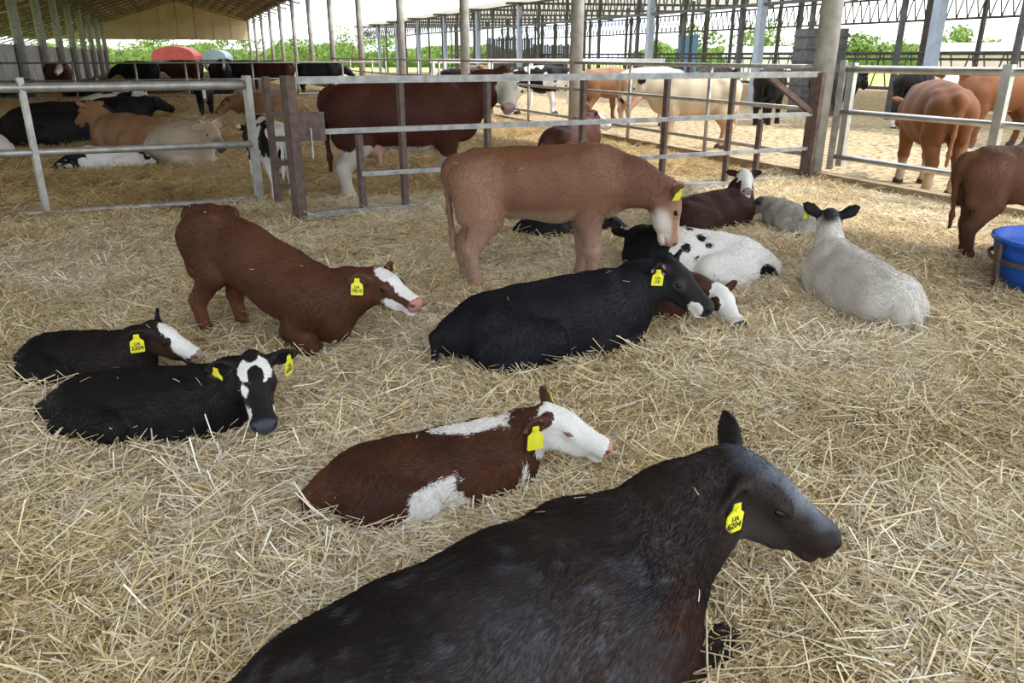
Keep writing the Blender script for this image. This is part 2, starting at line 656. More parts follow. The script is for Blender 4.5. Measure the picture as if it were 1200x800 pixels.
def build_fences():
    # A: tubular gate closing the left pen, runs across the barn
    g = empty('pen_gate', SL(8.75, -1.4), AX, 'galvanised three-rail tube gate in front of the tan and cream lying cows', 'gate')
    for z in (0.10, 0.68, 1.27):
        tube_part((-2.6, 0, z), (2.05, 0, z), 0.035 if z < 1 else 0.045, M_galv, g, 'rail')
    MB().bar((0.04, 0, 1.36), (0.04, -0.02, 0.05), 0.075, 0.05).build('upright', M_galv, g)
    MB().bar((2.05, 0, 1.36), (2.05, 0, 0.06), 0.09, 0.06).build('end_post', M_galv, g)
    MB().bar((-2.62, 0, 1.34), (-2.62, 0, 0.04), 0.08, 0.06).build('end_post', M_galv, g)

    # B: brown square tube gate with latch post
    p = empty('ladder_post', SL(8.35, 0.80), AX, 'narrow rusty ladder-like latch post left of the brown gate frame', 'gate post')
    MB().bar((0, 0, -0.1), (0, 0, 1.36), 0.055).build('upright', M_rust, p)
    MB().bar((0.2, -0.02, 0.0), (0.2, -0.02, 1.32), 0.04).build('upright', M_rust, p)
    for z in (0.28, 0.52, 0.76, 1.0, 1.2):
        MB().bar((0, 0, z), (0.2, -0.01, z), 0.05).build('rung', M_rust, p)
    g = empty('brown_gate', SL(7.62, 0.92), AX, 'long brown square-tube gate with upright bars between thick post and column', 'gate')
    W = 6.25
    MB().bar((0, 0, -0.02), (0, 0, 1.38), 0.12, 0.09).build('gate_stile', M_rust, g)
    MB().bar((W, 0.1, 0.0), (W, 0.1, 1.36), 0.14, 0.10).build('gate_stile', M_rust, g)
    MB().bar((0.05, 0, 1.34), (W, 0.1, 1.34), 0.06, 0.065).build('rail', M_greyrail, g)
    MB().bar((0.05, 0, 0.88), (W, 0.1, 0.88), 0.05).build('rail', M_greyrail, g)
    MB().bar((0.62, 0, 0.47), (W, 0.1, 0.47), 0.045).build('rail', M_greyrail, g)
    MB().bar((0.05, 0, 0.11), (W, 0.1, 0.11), 0.055).build('rail', M_greyrail, g)
    for x, z1 in ((0.62, 0.84), (1.05, 1.34), (1.95, 1.34), (3.05, 1.34), (4.1, 1.34), (5.0, 1.34), (5.45, 0.84)):
        MB().bar((x, 0.01 + 0.016 * x, 0.05), (x, 0.01 + 0.016 * x, z1), 0.055).build('upright_bar', M_rust, g)
    MB().bar((W - 0.75, 0.09, 1.32), (W - 0.05, 0.1, 0.9), 0.06).build('brace', M_rust, g)
    MB().box((0.06, -0.03, 0.80), (0.30, -0.005, 1.06)).build('latch_plate', M_rust, g)
    ch = MB()
    for i in range(6):
        z = 0.92 - i * 0.045
        ch.bar((0.16 + 0.006 * (i % 2), -0.045, z), (0.16 + 0.006 * ((i + 1) % 2), -0.045, z - 0.05), 0.014)
    ch.build('latch_chain', M_galv, g)
    for z in (0.25, 0.75, 1.15):
        MB().tube((W + 0.02, 0.1, z - 0.05), (W + 0.02, 0.1, z + 0.05), 0.045, n=10).build('hinge', M_rust, g)

    # C: rail fences between the columns on the kerb line
    first = None
    for i in range(5):
        s = COL_S[i]
        if first is None:
            first = empty('rail_fence', SL(s, 7.30), AX, 'x', 'fence')
            first['group'] = 'rail fences between the kerb columns'
            for z in (0.37, 0.92, 1.42):
                tube_part((0, 0.1, z), (0, 6.65, z), 0.028, M_galv, first, 'rail')
            for y in (2.2, 4.5):
                tube_part((0, y, 0.1), (0, y, 1.45), 0.03, M_galv, first, 'post')
            o = first
        else:
            o = dup(first)
            o.location = SL(s, 7.30)
        o['label'] = ('three-rail pipe fence behind the cream cow, between the first and second round columns',
                      'pipe fence along the yard between the second and third round columns',
                      'pipe fence along the yard between the third and fourth round columns',
                      'distant pipe fence along the yard between the fourth and fifth round columns',
                      'most distant pipe fence between round columns, beside the far herd')[i]

    # D: bright fence from the first column towards the viewer
    g = empty('bright_fence', SL(7.6, 7.5), AX, 'bright silver three-rail fence in front of the red cow seen from behind', 'fence')
    for z in (0.36, 0.90, 1.40):
        tube_part((0.05, 0.05, z), (0.12, -4.6, z), 0.034 if z < 1.2 else 0.042, M_silver, g, 'rail')
    for y in (-0.02, -2.02, -4.1):
        MB().bar((0.06, y, 0.05 if y < -1 else 0.25), (0.06, y, 1.47), 0.10, 0.06, up=(1, 0, 0)).build('post', M_silver, g)
    MB().bar((0.0, 0.08, 0.2), (0.0, 0.08, 1.5), 0.07, 0.05).build('post', M_galv, g)

    # E: fence across the far left part of the pen
    g = empty('far_fence', SL(31, 0), AX, 'thin grey pipe fence across the barn in front of the far herd', 'fence')
    for z in (0.22, 0.76, 1.32):
        tube_part((-6.1, 0, z), (7.2, 0, z), 0.03, M_galv, g, 'rail')
    for x in FENCE_E:
        tube_part((x, 0, 0.0), (x, 0, 1.38), 0.035, M_galv, g, 'post')

    # F: white rail barrier across the yard far away
    g = empty('white_barrier', SL(26.5, 7.9), AX, 'white two-rail barrier across the yard behind the big red cow', 'barrier')
    for z in (0.95, 1.38):
        MB().bar((0, 0, z), (9.2, 0, z), 0.05, 0.14).build('rail', M_whiterail, g)
    for x in (0.1, 0.5, 2.1, 3.7, 5.2, 6.9, 9.1):
        MB().bar((x, 0, -0.1), (x, 0, 1.45), 0.09).build('post', M_whiterail, g)

    # G: headlock feed barrier in the second barn
    g = empty('feed_barrier', SL(10, B2_L + 3.6), AX, 'long dark headlock feed barrier with slanting bars in the second barn', 'feed barrier')
    tube_part((0, -2, 1.62), (0, 60, 1.62), 0.05, M_darksteel, g, 'rail')
    tube_part((0, -2, 1.45), (0, 60, 1.45), 0.035, M_darksteel, g, 'rail')
    tube_part((0, -2, 0.55), (0, 60, 0.55), 0.05, M_darksteel, g, 'rail')
    me = None
    for i in range(150):
        y = -1.9 + i * 0.36
        if me is None:
            o = MB().tube((0, 0, 0.55), (0, 0.28, 1.6), 0.022, n=6).build('slanting_bar', M_darksteel, g)
            me = o
        else:
            o = me.copy()
            C.objects.link(o)
            o.parent = g
        o.location = (0, y, 0)
        if i % 3 == 1:
            o.rotation_euler = (0, 0, math.pi)
            o.location = (0, y + 0.28, 0)


# ------------------------------------------------------------------ surface nets: one continuous skin from a distance field
def surface_nets(F, o, h):
    ins = F < 0
    nx, ny, nz = F.shape
    s = ins[:-1, :-1, :-1].astype(np.int8)
    tot = np.zeros((nx - 1, ny - 1, nz - 1), np.int8)
    for dx in (0, 1):
        for dy in (0, 1):
            for dz in (0, 1):
                tot += ins[dx:nx - 1 + dx, dy:ny - 1 + dy, dz:nz - 1 + dz]
    act = (tot > 0) & (tot < 8)
    idx = np.argwhere(act)
    n = len(idx)
    cid = np.full(act.shape, -1, np.int64)
    cid[act] = np.arange(n)
    corners = np.array([(a, b, c) for a in (0, 1) for b in (0, 1) for c in (0, 1)])
    val = np.stack([F[idx[:, 0] + c[0], idx[:, 1] + c[1], idx[:, 2] + c[2]] for c in corners], 1)
    acc = np.zeros((n, 3))
    cnt = np.zeros(n)
    for a in range(8):
        for b in range(a + 1, 8):
            if np.abs(corners[a] - corners[b]).sum() != 1:
                continue
            va, vb = val[:, a], val[:, b]
            cr = (va < 0) != (vb < 0)
            t = np.where(cr, va / np.where(cr, va - vb, 1), 0)
            p = corners[a] + t[:, None] * (corners[b] - corners[a])
            acc += p * cr[:, None]
            cnt += cr
    v = (idx + acc / cnt[:, None]) * h + o
    faces = []
    for ax in range(3):
        sl0 = [slice(None)] * 3
        sl1 = [slice(None)] * 3
        sl0[ax] = slice(0, -1)
        sl1[ax] = slice(1, None)
        a, b = ins[tuple(sl0)], ins[tuple(sl1)]
        for flip, msk in ((False, a & ~b), (True, ~a & b)):
            e = np.argwhere(msk)
            u, w = (ax + 1) % 3, (ax + 2) % 3
            e = e[(e[:, u] > 0) & (e[:, w] > 0)]
            q = []
            for du, dw in ((-1, -1), (0, -1), (0, 0), (-1, 0)):
                c = e.copy()
                c[:, u] += du
                c[:, w] += dw
                c = np.minimum(c, np.array(act.shape) - 1)
                q.append(cid[c[:, 0], c[:, 1], c[:, 2]])
            q = np.stack(q, 1)
            if flip:
                q = q[:, ::-1]
            faces.append(q[(q >= 0).all(1)])
    return v, np.concatenate(faces)


class Cone:
    def __init__(self, a, b, ra, rb, k=0.05, tag='trunk', sq=1.0, ax=(0, 1, 0), sub=False):
        self.a, self.b, self.ra, self.rb, self.k, self.tag, self.sub = np.array(a, float), np.array(b, float), ra, rb, k, tag, sub
        self.sq = sq
        self.ax = np.array(ax, float)

    def box(self):
        r = max(self.ra, self.rb) * max(1, self.sq) + self.k + 0.03
        return np.minimum(self.a, self.b) - r, np.maximum(self.a, self.b) + r

    def d(self, X, Y, Z):
        ba = self.b - self.a
        px, py, pz = X - self.a[0], Y - self.a[1], Z - self.a[2]
        t = np.clip((px * ba[0] + py * ba[1] + pz * ba[2]) / max(ba @ ba, 1e-9), 0, 1)
        dx, dy, dz = px - t * ba[0], py - t * ba[1], pz - t * ba[2]
        q = dx * dx + dy * dy + dz * dz
        if self.sq != 1.0:
            n = self.ax
            dn = dx * n[0] + dy * n[1] + dz * n[2]
            q = q + (1 / self.sq ** 2 - 1) * dn * dn
        return np.sqrt(q) - (self.ra + t * (self.rb - self.ra))


class Ell:
    def __init__(self, c, r, k=0.03, tag='trunk', rot=None, sub=False):
        self.c, self.r, self.k, self.tag, self.sub = np.array(c, float), np.array(r, float), k, tag, sub
        self.rot = np.eye(3) if rot is None else np.array(rot, float)

    def box(self):
        r = max(self.r) + self.k + 0.03
        return self.c - r, self.c + r

    def d(self, X, Y, Z):
        px, py, pz = X - self.c[0], Y - self.c[1], Z - self.c[2]
        k0 = 0
        k1 = 0
        for i in range(3):
            e = self.rot[:, i]
            q = (px * e[0] + py * e[1] + pz * e[2]) / self.r[i]
            k0 = k0 + q * q
            k1 = k1 + (q / self.r[i]) ** 2
        k0 = np.sqrt(k0)
        return k0 * (k0 - 1) / np.sqrt(np.maximum(k1, 1e-9))


def skin(prims, h):
    lo = np.min([p.box()[0] for p in prims if not p.sub], 0)
    hi = np.max([p.box()[1] for p in prims if not p.sub], 0)
    n = np.ceil((hi - lo) / h).astype(int) + 1
    F = np.full(tuple(n), 0.5, np.float32)
    axs = [(lo[i] + h * np.arange(n[i])).astype(np.float32) for i in range(3)]
    for p in prims:
        a, b = p.box()
        i0 = np.clip(np.floor((a - lo) / h).astype(int), 0, n)
        i1 = np.clip(np.ceil((b - lo) / h).astype(int) + 1, 0, n)
        if (i1 <= i0).any():
            continue
        sl = tuple(slice(i0[i], i1[i]) for i in range(3))
        X = axs[0][sl[0]][:, None, None]
        Y = axs[1][sl[1]][None, :, None]
        Z = axs[2][sl[2]][None, None, :]
        d = p.d(X, Y, Z).astype(np.float32)
        A = F[sl]
        if p.sub:
            d = -d
            t = np.clip(0.5 - 0.5 * (A - d) / p.k, 0, 1)
            F[sl] = A + (d - A) * t + p.k * t * (1 - t)
        else:
            t = np.clip(0.5 + 0.5 * (A - d) / p.k, 0, 1)
            F[sl] = A + (d - A) * t - p.k * t * (1 - t)
    return surface_nets(F, lo, h)


# ------------------------------------------------------------------ cattle
def vec(*a):
    return np.array(a, float)


def lerp(a, b, t):
    return a + (b - a) * t


def build_prims(c):
    """distance-field parts of one animal in units of its withers height; c: its pose"""
    P = []
    pose = c.get('pose', 'lie')
    g = c.get('girth', 1.0)
    age = c.get('age', 0.0)
    q = c.get('side', -1)
    roll = c.get('roll', 0.0)
    if pose == 'stand':
        zc = 0.735 - 0.02 * age
        sp = [(-0.56, zc + 0.10, 0.10, 0.75), (-0.42, zc + 0.035, 0.185, 0.80), (-0.18, zc + 0.0, 0.215 * g, 0.86),
              (0.10, zc - 0.015, 0.235 * g, 0.84), (0.32, zc + 0.01, 0.235, 0.74), (0.44, zc + 0.0, 0.185, 0.72)]
        N = vec(0.42, 0, zc + 0.06)
    elif pose == 'rise':
        sp = [(-0.54, 0.86, 0.10, 0.75), (-0.42, 0.76, 0.185, 0.80), (-0.18, 0.63, 0.215 * g, 0.86),
              (0.10, 0.47, 0.235 * g, 0.84), (0.32, 0.36, 0.235, 0.76), (0.44, 0.31, 0.185, 0.74)]
        N = vec(0.40, 0, 0.37)
    else:
        sp = [(-0.60, 0.20, 0.13, 0.9), (-0.44, 0.225, 0.205, 0.95), (-0.20, 0.235, 0.235 * g, 1.05),
              (0.08, 0.245, 0.25 * g, 1.0), (0.30, 0.265, 0.245, 0.86), (0.42, 0.255, 0.195, 0.82)]
        N = vec(0.38, 0, 0.33)
    if 'spine' in c:
        sp = c['spine']
    bend = c.get('bend', 0.0)          # the spine curves sideways towards +y ends
    def by(x):
        return bend * x * x
    pts = [vec(x, by(x), z) for x, z, r, s in sp]
    N = N + vec(0, by(N[0]), 0)
    for i in range(len(sp) - 1):
        P.append(Cone(pts[i], pts[i + 1], sp[i][2], sp[i + 1][2], 0.05, 'trunk', (sp[i][3] + sp[i + 1][3]) / 2))
    if pose == 'lie':
        # belly rests on the bed
        P.append(Ell((-0.12, by(-.12), 0.15), (0.42, 0.27 * g, 0.17), 0.06))
        P.append(Ell((0.25, by(.25), 0.16), (0.26, 0.19, 0.17), 0.06))
        # withers and hip points
        P.append(Cone((0.30, by(.3), 0.45), (-0.05, 0, 0.43), 0.045, 0.04, 0.09))
        P.append(Cone((-0.10, 0, 0.435), (-0.40, by(-.4), 0.40), 0.03, 0.035, 0.07))
        for s in (-1, 1):
            P.append(Ell((-0.36, by(-.36) + s * 0.13, 0.36), (0.085, 0.05, 0.045), 0.07))
            P.append(Ell((0.27, by(.27) + s * 0.125, 0.34), (0.11, 0.075, 0.14), 0.06))
        # hind legs folded out to one side
        b0 = by(-.4)
        P.append(Cone((-0.40, b0 + q * 0.12, 0.25), (-0.14, q * 0.25, 0.215), 0.175, 0.125, 0.022, 'leg', 0.8, (0, 1, 0)))
        P.append(Ell((-0.31, b0 + q * 0.215, 0.17), (0.25, 0.115, 0.18), 0.022, 'leg'))
        P.append(Cone((-0.12, q * 0.27, 0.20), (-0.42, q * 0.30, 0.07), 0.085, 0.05, 0.04, 'leg'))
        P.append(Cone((-0.42, q * 0.30, 0.07), (-0.20, q * 0.345, 0.035), 0.048, 0.033, 0.025, 'leg'))
        P.append(Cone((-0.20, q * 0.345, 0.035), (-0.09, q * 0.35, 0.03), 0.036, 0.045, 0.02, 'hoof'))
        P.append(Cone((-0.40, b0 - q * 0.12, 0.20), (-0.12, -q * 0.20, 0.12), 0.165, 0.115, 0.05, 'leg', 0.8))
        P.append(Cone((-0.12, -q * 0.20, 0.10), (-0.36, -q * 0.22, 0.05), 0.07, 0.045, 0.04, 'leg'))
        # front legs folded under
        fo = c.get('fore', 0.0)
        for s in (-1, 1):
            e = by(.3)
            P.append(Cone((0.36, e + s * 0.115, 0.27), (0.22, e + s * 0.17, 0.12), 0.12, 0.085, 0.03, 'leg'))
            P.append(Cone((0.22, e + s * 0.16, 0.12), (0.47 + fo, e + s * 0.155, 0.085), 0.082, 0.058, 0.04, 'leg'))
            P.append(Cone((0.47 + fo, e + s * 0.155, 0.085), (0.27, e + s * 0.12, 0.035), 0.055, 0.035, 0.03, 'leg'))
        # brisket
        P.append(Ell((0.42, by(.42), 0.17), (0.14, 0.12, 0.15), 0.06))
    elif pose in ('stand', 'rise'):
        zt = sp[1][1]
        for s in (-1, 1):
            P.append(Ell((-0.36, s * 0.115, zt + 0.135), (0.075, 0.045, 0.045), 0.06))
            hx = c.get('hindx', (0.0, 0.0))[0 if s < 0 else 1]
            y0 = s * 0.10
            P.append(Cone((-0.44, y0, zt - 0.02), (-0.37, y0 * 1.15, zt - 0.24), 0.165, 0.105, 0.05, 'leg', 0.72))
            P.append(Cone((-0.50, y0 * 0.9, zt + 0.0), (-0.50, y0, zt - 0.22), 0.11, 0.075, 0.05, 'leg', 0.75))
            P.append(Cone((-0.37, y0 * 1.15, zt - 0.24), (-0.50 + hx, y0 * 1.1, zt - 0.45), 0.095, 0.053, 0.04, 'leg'))
            P.append(Cone((-0.515 + hx, y0 * 1.1, zt - 0.44), (-0.475 + hx, y0 * 1.1, 0.11), 0.050, 0.037, 0.03, 'leg'))
            P.append(Cone((-0.475 + hx, y0 * 1.1, 0.11), (-0.455 + hx, y0 * 1.1, 0.055), 0.043, 0.04, 0.025, 'leg'))
            P.append(Cone((-0.45 + hx, y0 * 1.1, 0.045), (-0.425 + hx, y0 * 1.1, 0.012), 0.040, 0.052, 0.015, 'hoof'))
        zs = sp[4][1]
        for s in (-1, 1):
            y0 = s * 0.115
            P.append(Ell((0.31, s * 0.115, zs + 0.03), (0.13, 0.075, 0.19), 0.06))
            if pose == 'stand':
                fx = c.get('forex', (0.0, 0.0))[0 if s < 0 else 1]
                P.append(Cone((0.38, y0, zs - 0.02), (0.31, y0, 0.50), 0.125, 0.085, 0.05, 'leg', 0.8))
                P.append(Cone((0.31, y0, 0.51), (0.34 + fx * 0.5, y0, 0.29), 0.078, 0.052, 0.04, 'leg'))
                P.append(Ell((0.345 + fx * 0.5, y0, 0.29), (0.052, 0.05, 0.06), 0.02, 'leg'))
                P.append(Cone((0.345 + fx * 0.5, y0, 0.28), (0.35 + fx, y0, 0.10), 0.045, 0.036, 0.03, 'leg'))
                P.append(Cone((0.35 + fx, y0, 0.10), (0.365 + fx, y0, 0.055), 0.042, 0.04, 0.02, 'leg'))
                P.append(Cone((0.37 + fx, y0, 0.045), (0.39 + fx, y0, 0.012), 0.040, 0.052, 0.015, 'hoof'))
            else:
                P.append(Cone((0.36, y0, zs - 0.02), (0.24, y0 * 1.3, 0.19), 0.12, 0.08, 0.05, 'leg', 0.8))
                P.append(Cone((0.24, y0 * 1.3, 0.19), (0.40, y0 * 1.3, 0.06), 0.078, 0.058, 0.04, 'leg'))
                P.append(Cone((0.40, y0 * 1.3, 0.06), (0.14, y0 * 1.2, 0.04), 0.055, 0.035, 0.03, 'leg'))
        # top line and belly
        P.append(Cone((0.30, 0, sp[4][1] + sp[4][2] - 0.045), (-0.42, 0, sp[1][1] + sp[1][2] - 0.04), 0.045, 0.045, 0.08))
        P.append(Ell((0.46, 0, sp[5][1] - 0.10), (0.12, 0.10, 0.13), 0.06))
        if age > 0.5 and c.get('udder'):
            P.append(Ell((-0.28, 0, 0.47), (0.14, 0.11, 0.09), 0.03, 'udder'))
            for s in (-1, 1):
                P.append(Cone((-0.22, s * 0.06, 0.42), (-0.22, s * 0.065, 0.345), 0.022, 0.016, 0.015, 'udder'))
    # neck and head
    hl = c.get('hl', lerp(0.40, 0.37, age))
    ny, npi, nl = c.get('neck', (0, 45, 0.30))
    ny, npi = R(ny), R(npi)
    nd = vec(math.cos(npi) * math.cos(ny), math.cos(npi) * math.sin(ny), math.sin(npi))
    poll = N + nd * nl
    hy, hp, hr = [R(a) for a in c.get('head', (0, -25, 0))]
    e1 = vec(math.cos(hp) * math.cos(hy), math.cos(hp) * math.sin(hy), math.sin(hp))
    up = vec(0, 0, 1)
    e2 = np.cross(up, e1)
    e2 /= np.linalg.norm(e2)
    e3 = np.cross(e1, e2)
    e2, e3 = e2 * math.cos(hr) + e3 * math.sin(hr), e3 * math.cos(hr) - e2 * math.sin(hr)
    HM = np.stack([e1, e2, e3], 1)

    def hp_(x, y, z):
        return poll + HM @ (vec(x, y, z) * hl)
    throat = hp_(0.08, 0, -0.27)
    mid = (N + throat) / 2 + c.get('neckmid', vec(0, 0, 0.01))
    side_ax = e2 * 0.5 + vec(0, 1, 0) * 0.5
    side_ax = side_ax / max(np.linalg.norm(side_ax), .1)
    nk = c.get('necksize', 1.0)
    P.append(Cone(N, mid, 0.185 * nk, 0.158 * nk, 0.07, 'neck', 0.70, side_ax))
    P.append(Cone(mid, throat, 0.158 * nk, 0.120 * nk, 0.04, 'neck', 0.62, e2))
    # dewlap
    P.append(Cone(N + vec(0.06, 0, -0.10), mid + vec(0.02, 0, -0.05) - e3 * 0.05, 0.09, 0.07, 0.06, 'neck', 0.6, side_ax))

    def E(x, y, z, rx, ry, rz, k=0.03, t='head', sub=False):
        P.append(Ell(hp_(x, y, z), vec(rx, ry, rz) * hl, k * hl / 0.4, t, HM, sub))

    def K(a, b, ra, rb, k=0.03, t='head', sq=1.0):
        P.append(Cone(hp_(*a), hp_(*b), ra * hl, rb * hl, k * hl / 0.4, t, sq, e2))
    E(0.16, 0, -0.19, 0.23, 0.205, 0.20)                         # skull
    E(0.26, 0, -0.10, 0.23, 0.205, 0.13, 0.04)                   # forehead
    E(0.02, 0, -0.04, 0.085, 0.10, 0.065)                       # poll
    K((0.34, 0, -0.175), (0.84, 0, -0.195), 0.155, 0.112, 0.04, 'head', 1.04)   # bridge of the nose
    K((0.40, 0, -0.078), (0.82, 0, -0.155), 0.08, 0.065, 0.05, 'head', 1.1)
    E(0.945, 0, -0.165, 0.062, 0.115, 0.066, 0.03, 'muzzle')      # flat top of the face
    K((0.28, 0, -0.37), (0.82, 0, -0.345), 0.105, 0.065, 0.05)   # floor of the mouth
    for s in (-1, 1):
        K((0.18, s * 0.085, -0.375), (0.60, s * 0.05, -0.355), 0.115, 0.085, 0.04)    # jaw bone
        E(0.24, s * 0.125, -0.30, 0.16, 0.080, 0.155, 0.03)     # cheek
        E(0.345, s * 0.175, -0.072, 0.095, 0.045, 0.042, 0.025)  # brow
        E(0.405, s * 0.180, -0.130, 0.085, 0.052, 0.075, 0.02)  # eye socket rim
        if c.get('res', 0.011) < 0.0115 and not c.get('eyeshut'):
            E(0.405, s * 0.248, -0.138, 0.064, 0.045, 0.040, 0.006, 'head', True)
            E(0.400, s * 0.225, -0.098, 0.070, 0.026, 0.018, 0.010)      # upper lid
        K((0.47, s * 0.115, -0.20), (0.72, s * 0.085, -0.22), 0.03, 0.03, 0.05)
    E(0.885, 0, -0.205, 0.115, 0.158, 0.118, 0.03, 'muzzle')
    E(0.935, 0, -0.235, 0.068, 0.135, 0.095, 0.02, 'muzzle')
    E(0.865, 0, -0.365, 0.115, 0.100, 0.058, 0.008, 'muzzle')
    for s in (-1, 1):
        E(0.945, s * 0.092, -0.165, 0.055, 0.05, 0.052, 0.015, 'muzzle')
        E(0.985, s * 0.122, -0.180, 0.055, 0.030, 0.036, 0.008, 'muzzle', True)
        # ears
        ed = c.get('ears', (0.0, 0.0))[0 if s < 0 else 1]   # droop in degrees, + is down
        back = c.get('earback', 20)
        d = vec(-math.sin(R(back)), s * math.cos(R(back)) * math.cos(R(ed)), -math.sin(R(ed)) * 1.0)
        d /= np.linalg.norm(d)
        nrm = vec(0.72, s * 0.35, 0.22)
        nrm -= d * (nrm @ d)
        nrm /= np.linalg.norm(nrm)
        w = np.cross(nrm, d)
        er = HM @ np.stack([d, w, nrm], 1)
        base = vec(0.075, s * 0.185, -0.105)
        ec = base + d * 0.19
        P.append(Cone(hp_(*(base - d * 0.03)), hp_(*(base + d * 0.10)), 0.070 * hl, 0.066 * hl, 0.03, 'ear'))
        P.append(Ell(hp_(*ec), vec(0.165, 0.118, 0.046) * hl, 0.03, 'ear', er))
        P.append(Cone(hp_(*(base + d * 0.20)), hp_(*(base + d * 0.375)), 0.060 * hl, 0.022 * hl, 0.03, 'ear', 0.5, HM @ nrm))
        P.append(Ell(hp_(*(ec + nrm * 0.045 + d * 0.02)), vec(0.135, 0.084, 0.042) * hl, 0.012, 'earin', er, True))
        c.setdefault('_ear', {})[s] = (hp_(*(base + d * 0.22 + nrm * 0.03)), er)
    if c.get('eyeshut'):
        for s in (-1, 1):
            E(0.40, s * 0.203, -0.118, 0.060, 0.030, 0.034, 0.010)
    # tail
    tl = c.get('tail')
    if tl is None:
        if pose == 'lie':
            tl = [(-0.62, 0, 0.31), (-0.735, q * 0.02, 0.22), (-0.75, q * 0.07, 0.08), (-0.66, q * 0.18, 0.035), (-0.52, q * 0.30, 0.03)]
        else:
            zt = sp[1][1]
            tl = [(-0.53, 0, zt + 0.115), (-0.625, 0, zt + 0.03), (-0.615, 0.01, zt - 0.20), (-0.60, 0.015, zt - 0.36), (-0.60, 0.02, zt - 0.46)]
            rr0 = 1
    rr = [0.036, 0.028, 0.018, 0.018, 0.020, 0.02]
    for i in range(len(tl) - 1):
        P.append(Cone(tl[i], tl[i + 1], rr[i], rr[i + 1] if i < len(tl) - 2 else 0.016, 0.03, 'tail'))
    if roll:
        pass
    c['_head'] = (poll, HM, hl)
    c['_N'] = N
    return P


BLACK = vec(0.007, 0.0065, 0.007)
WHITE = (0.76, 0.73, 0.69)


def sph(p, c, r):
    """signed: positive inside the ellipsoid, in the same units as p"""
    c, r = vec(*c), np.broadcast_to(vec(*r) if hasattr(r, '__len__') else vec(r, r, r), (3,))
    d = (p - c) / r
    return (1 - np.sqrt((d * d).sum(1))) * min(r)


class Coat:
    """hands a coat function everything it needs about the vertices"""
    def __init__(self, b, h, tags, seed):
        self.b, self.h, self.t, self.seed = b, h, tags, seed
        self.n = len(b)
        self.shut = False
        self.patch = np.full(self.n, -1.0)
        self.col = np.zeros((self.n, 3))

    def base(self, c1, c2=None, freq=3.0, sharp=1.0):
        if c2 is None:
            self.col[:] = c1
            return self
        t = np.clip((fbm(self.b, freq, self.seed) - 0.5) * 2.2 * sharp + 0.5, 0, 1)[:, None]
        self.col[:] = vec(*c1) * (1 - t) + vec(*c2) * t
        return self

    def mix(self, field, colour, soft=0.03):
        t = np.clip(field / soft + 0.5, 0, 1)[:, None]
        self.col[:] = self.col * (1 - t) + vec(*colour) * t
        return self

    def white(self, field):
        self.patch = np.maximum(self.patch, field)
        return self

    def notwhite(self, field):
        self.patch = np.minimum(self.patch, -field)
        return self

    def is_(self, *names):
        return np.isin(self.t, names)

    def head_only(self, f):
        return np.where(self.is_('head', 'muzzle', 'ear', 'earin', 'neck'), f, -1)

    def nz(self, freq, amp, k=9):
        return (fbm(self.b, freq, self.seed + k) - 0.5) * amp


def common(k, nose=(0.03, 0.025, 0.025), eyecol=None, hoof=(0.06, 0.05, 0.045), earin=None):
    h = k.h
    mz = np.where(k.is_('muzzle', 'head'), np.minimum(h[:, 0] - 0.93, 0.12 - np.abs(h[:, 2] + 0.185)), -1)
    k.mix(mz, nose, 0.04)
    k.patch = np.where(mz > 0, np.minimum(k.patch, -0.05), k.patch)
    for s in (-1, 1):
        ns = sph(h, (0.978, s * 0.125, -0.180), (0.055, 0.042, 0.040))
        k.mix(ns, vec(*nose) * 0.25, 0.02)
    mouth = np.where(k.is_('muzzle'), 0.012 - np.abs(h[:, 2] + 0.312 + 0.05 * (0.95 - h[:, 0])), -1)
    k.mix(np.where(h[:, 0] > 0.66, mouth, -1), vec(*nose) * 0.5, 0.01)
    hf = k.is_('hoof')
    k.col[hf] = hoof
    k.patch[hf] = -1
    if earin is not None:
        k.mix(np.where(k.is_('earin'), 0.1, -1), earin, 0.02)
        k.patch[k.is_('earin')] = -1
    if k.shut:
        for s in (-1, 1):
            f = np.where(k.is_('head'), 1, -1) * 1.0
            f = np.minimum(f, sph(h, (0.40, s * 0.21, -0.128), (0.085, 0.12, 0.036)))
            k.patch = np.where(f > -0.004, -0.05, k.patch)
            k.mix(f, (0.46, 0.27, 0.22), 0.01)
            k.mix(np.minimum(f, sph(h, (0.405, s * 0.21, -0.133), (0.06, 0.12, 0.016))), (0.10, 0.045, 0.035), 0.01)
    if eyecol is not None:
        for s in (-1, 1):
            f = sph(h, (0.395, s * 0.21, -0.125), (0.10, 0.09, 0.075))
            k.mix(f, eyecol, 0.05)
            k.patch = np.where(f > 0.01, -0.05, k.patch)
    return k


HERD = []


def tri_ids(fq):
    return np.concatenate([fq[:, [0, 1, 2]], fq[:, [0, 2, 3]]])


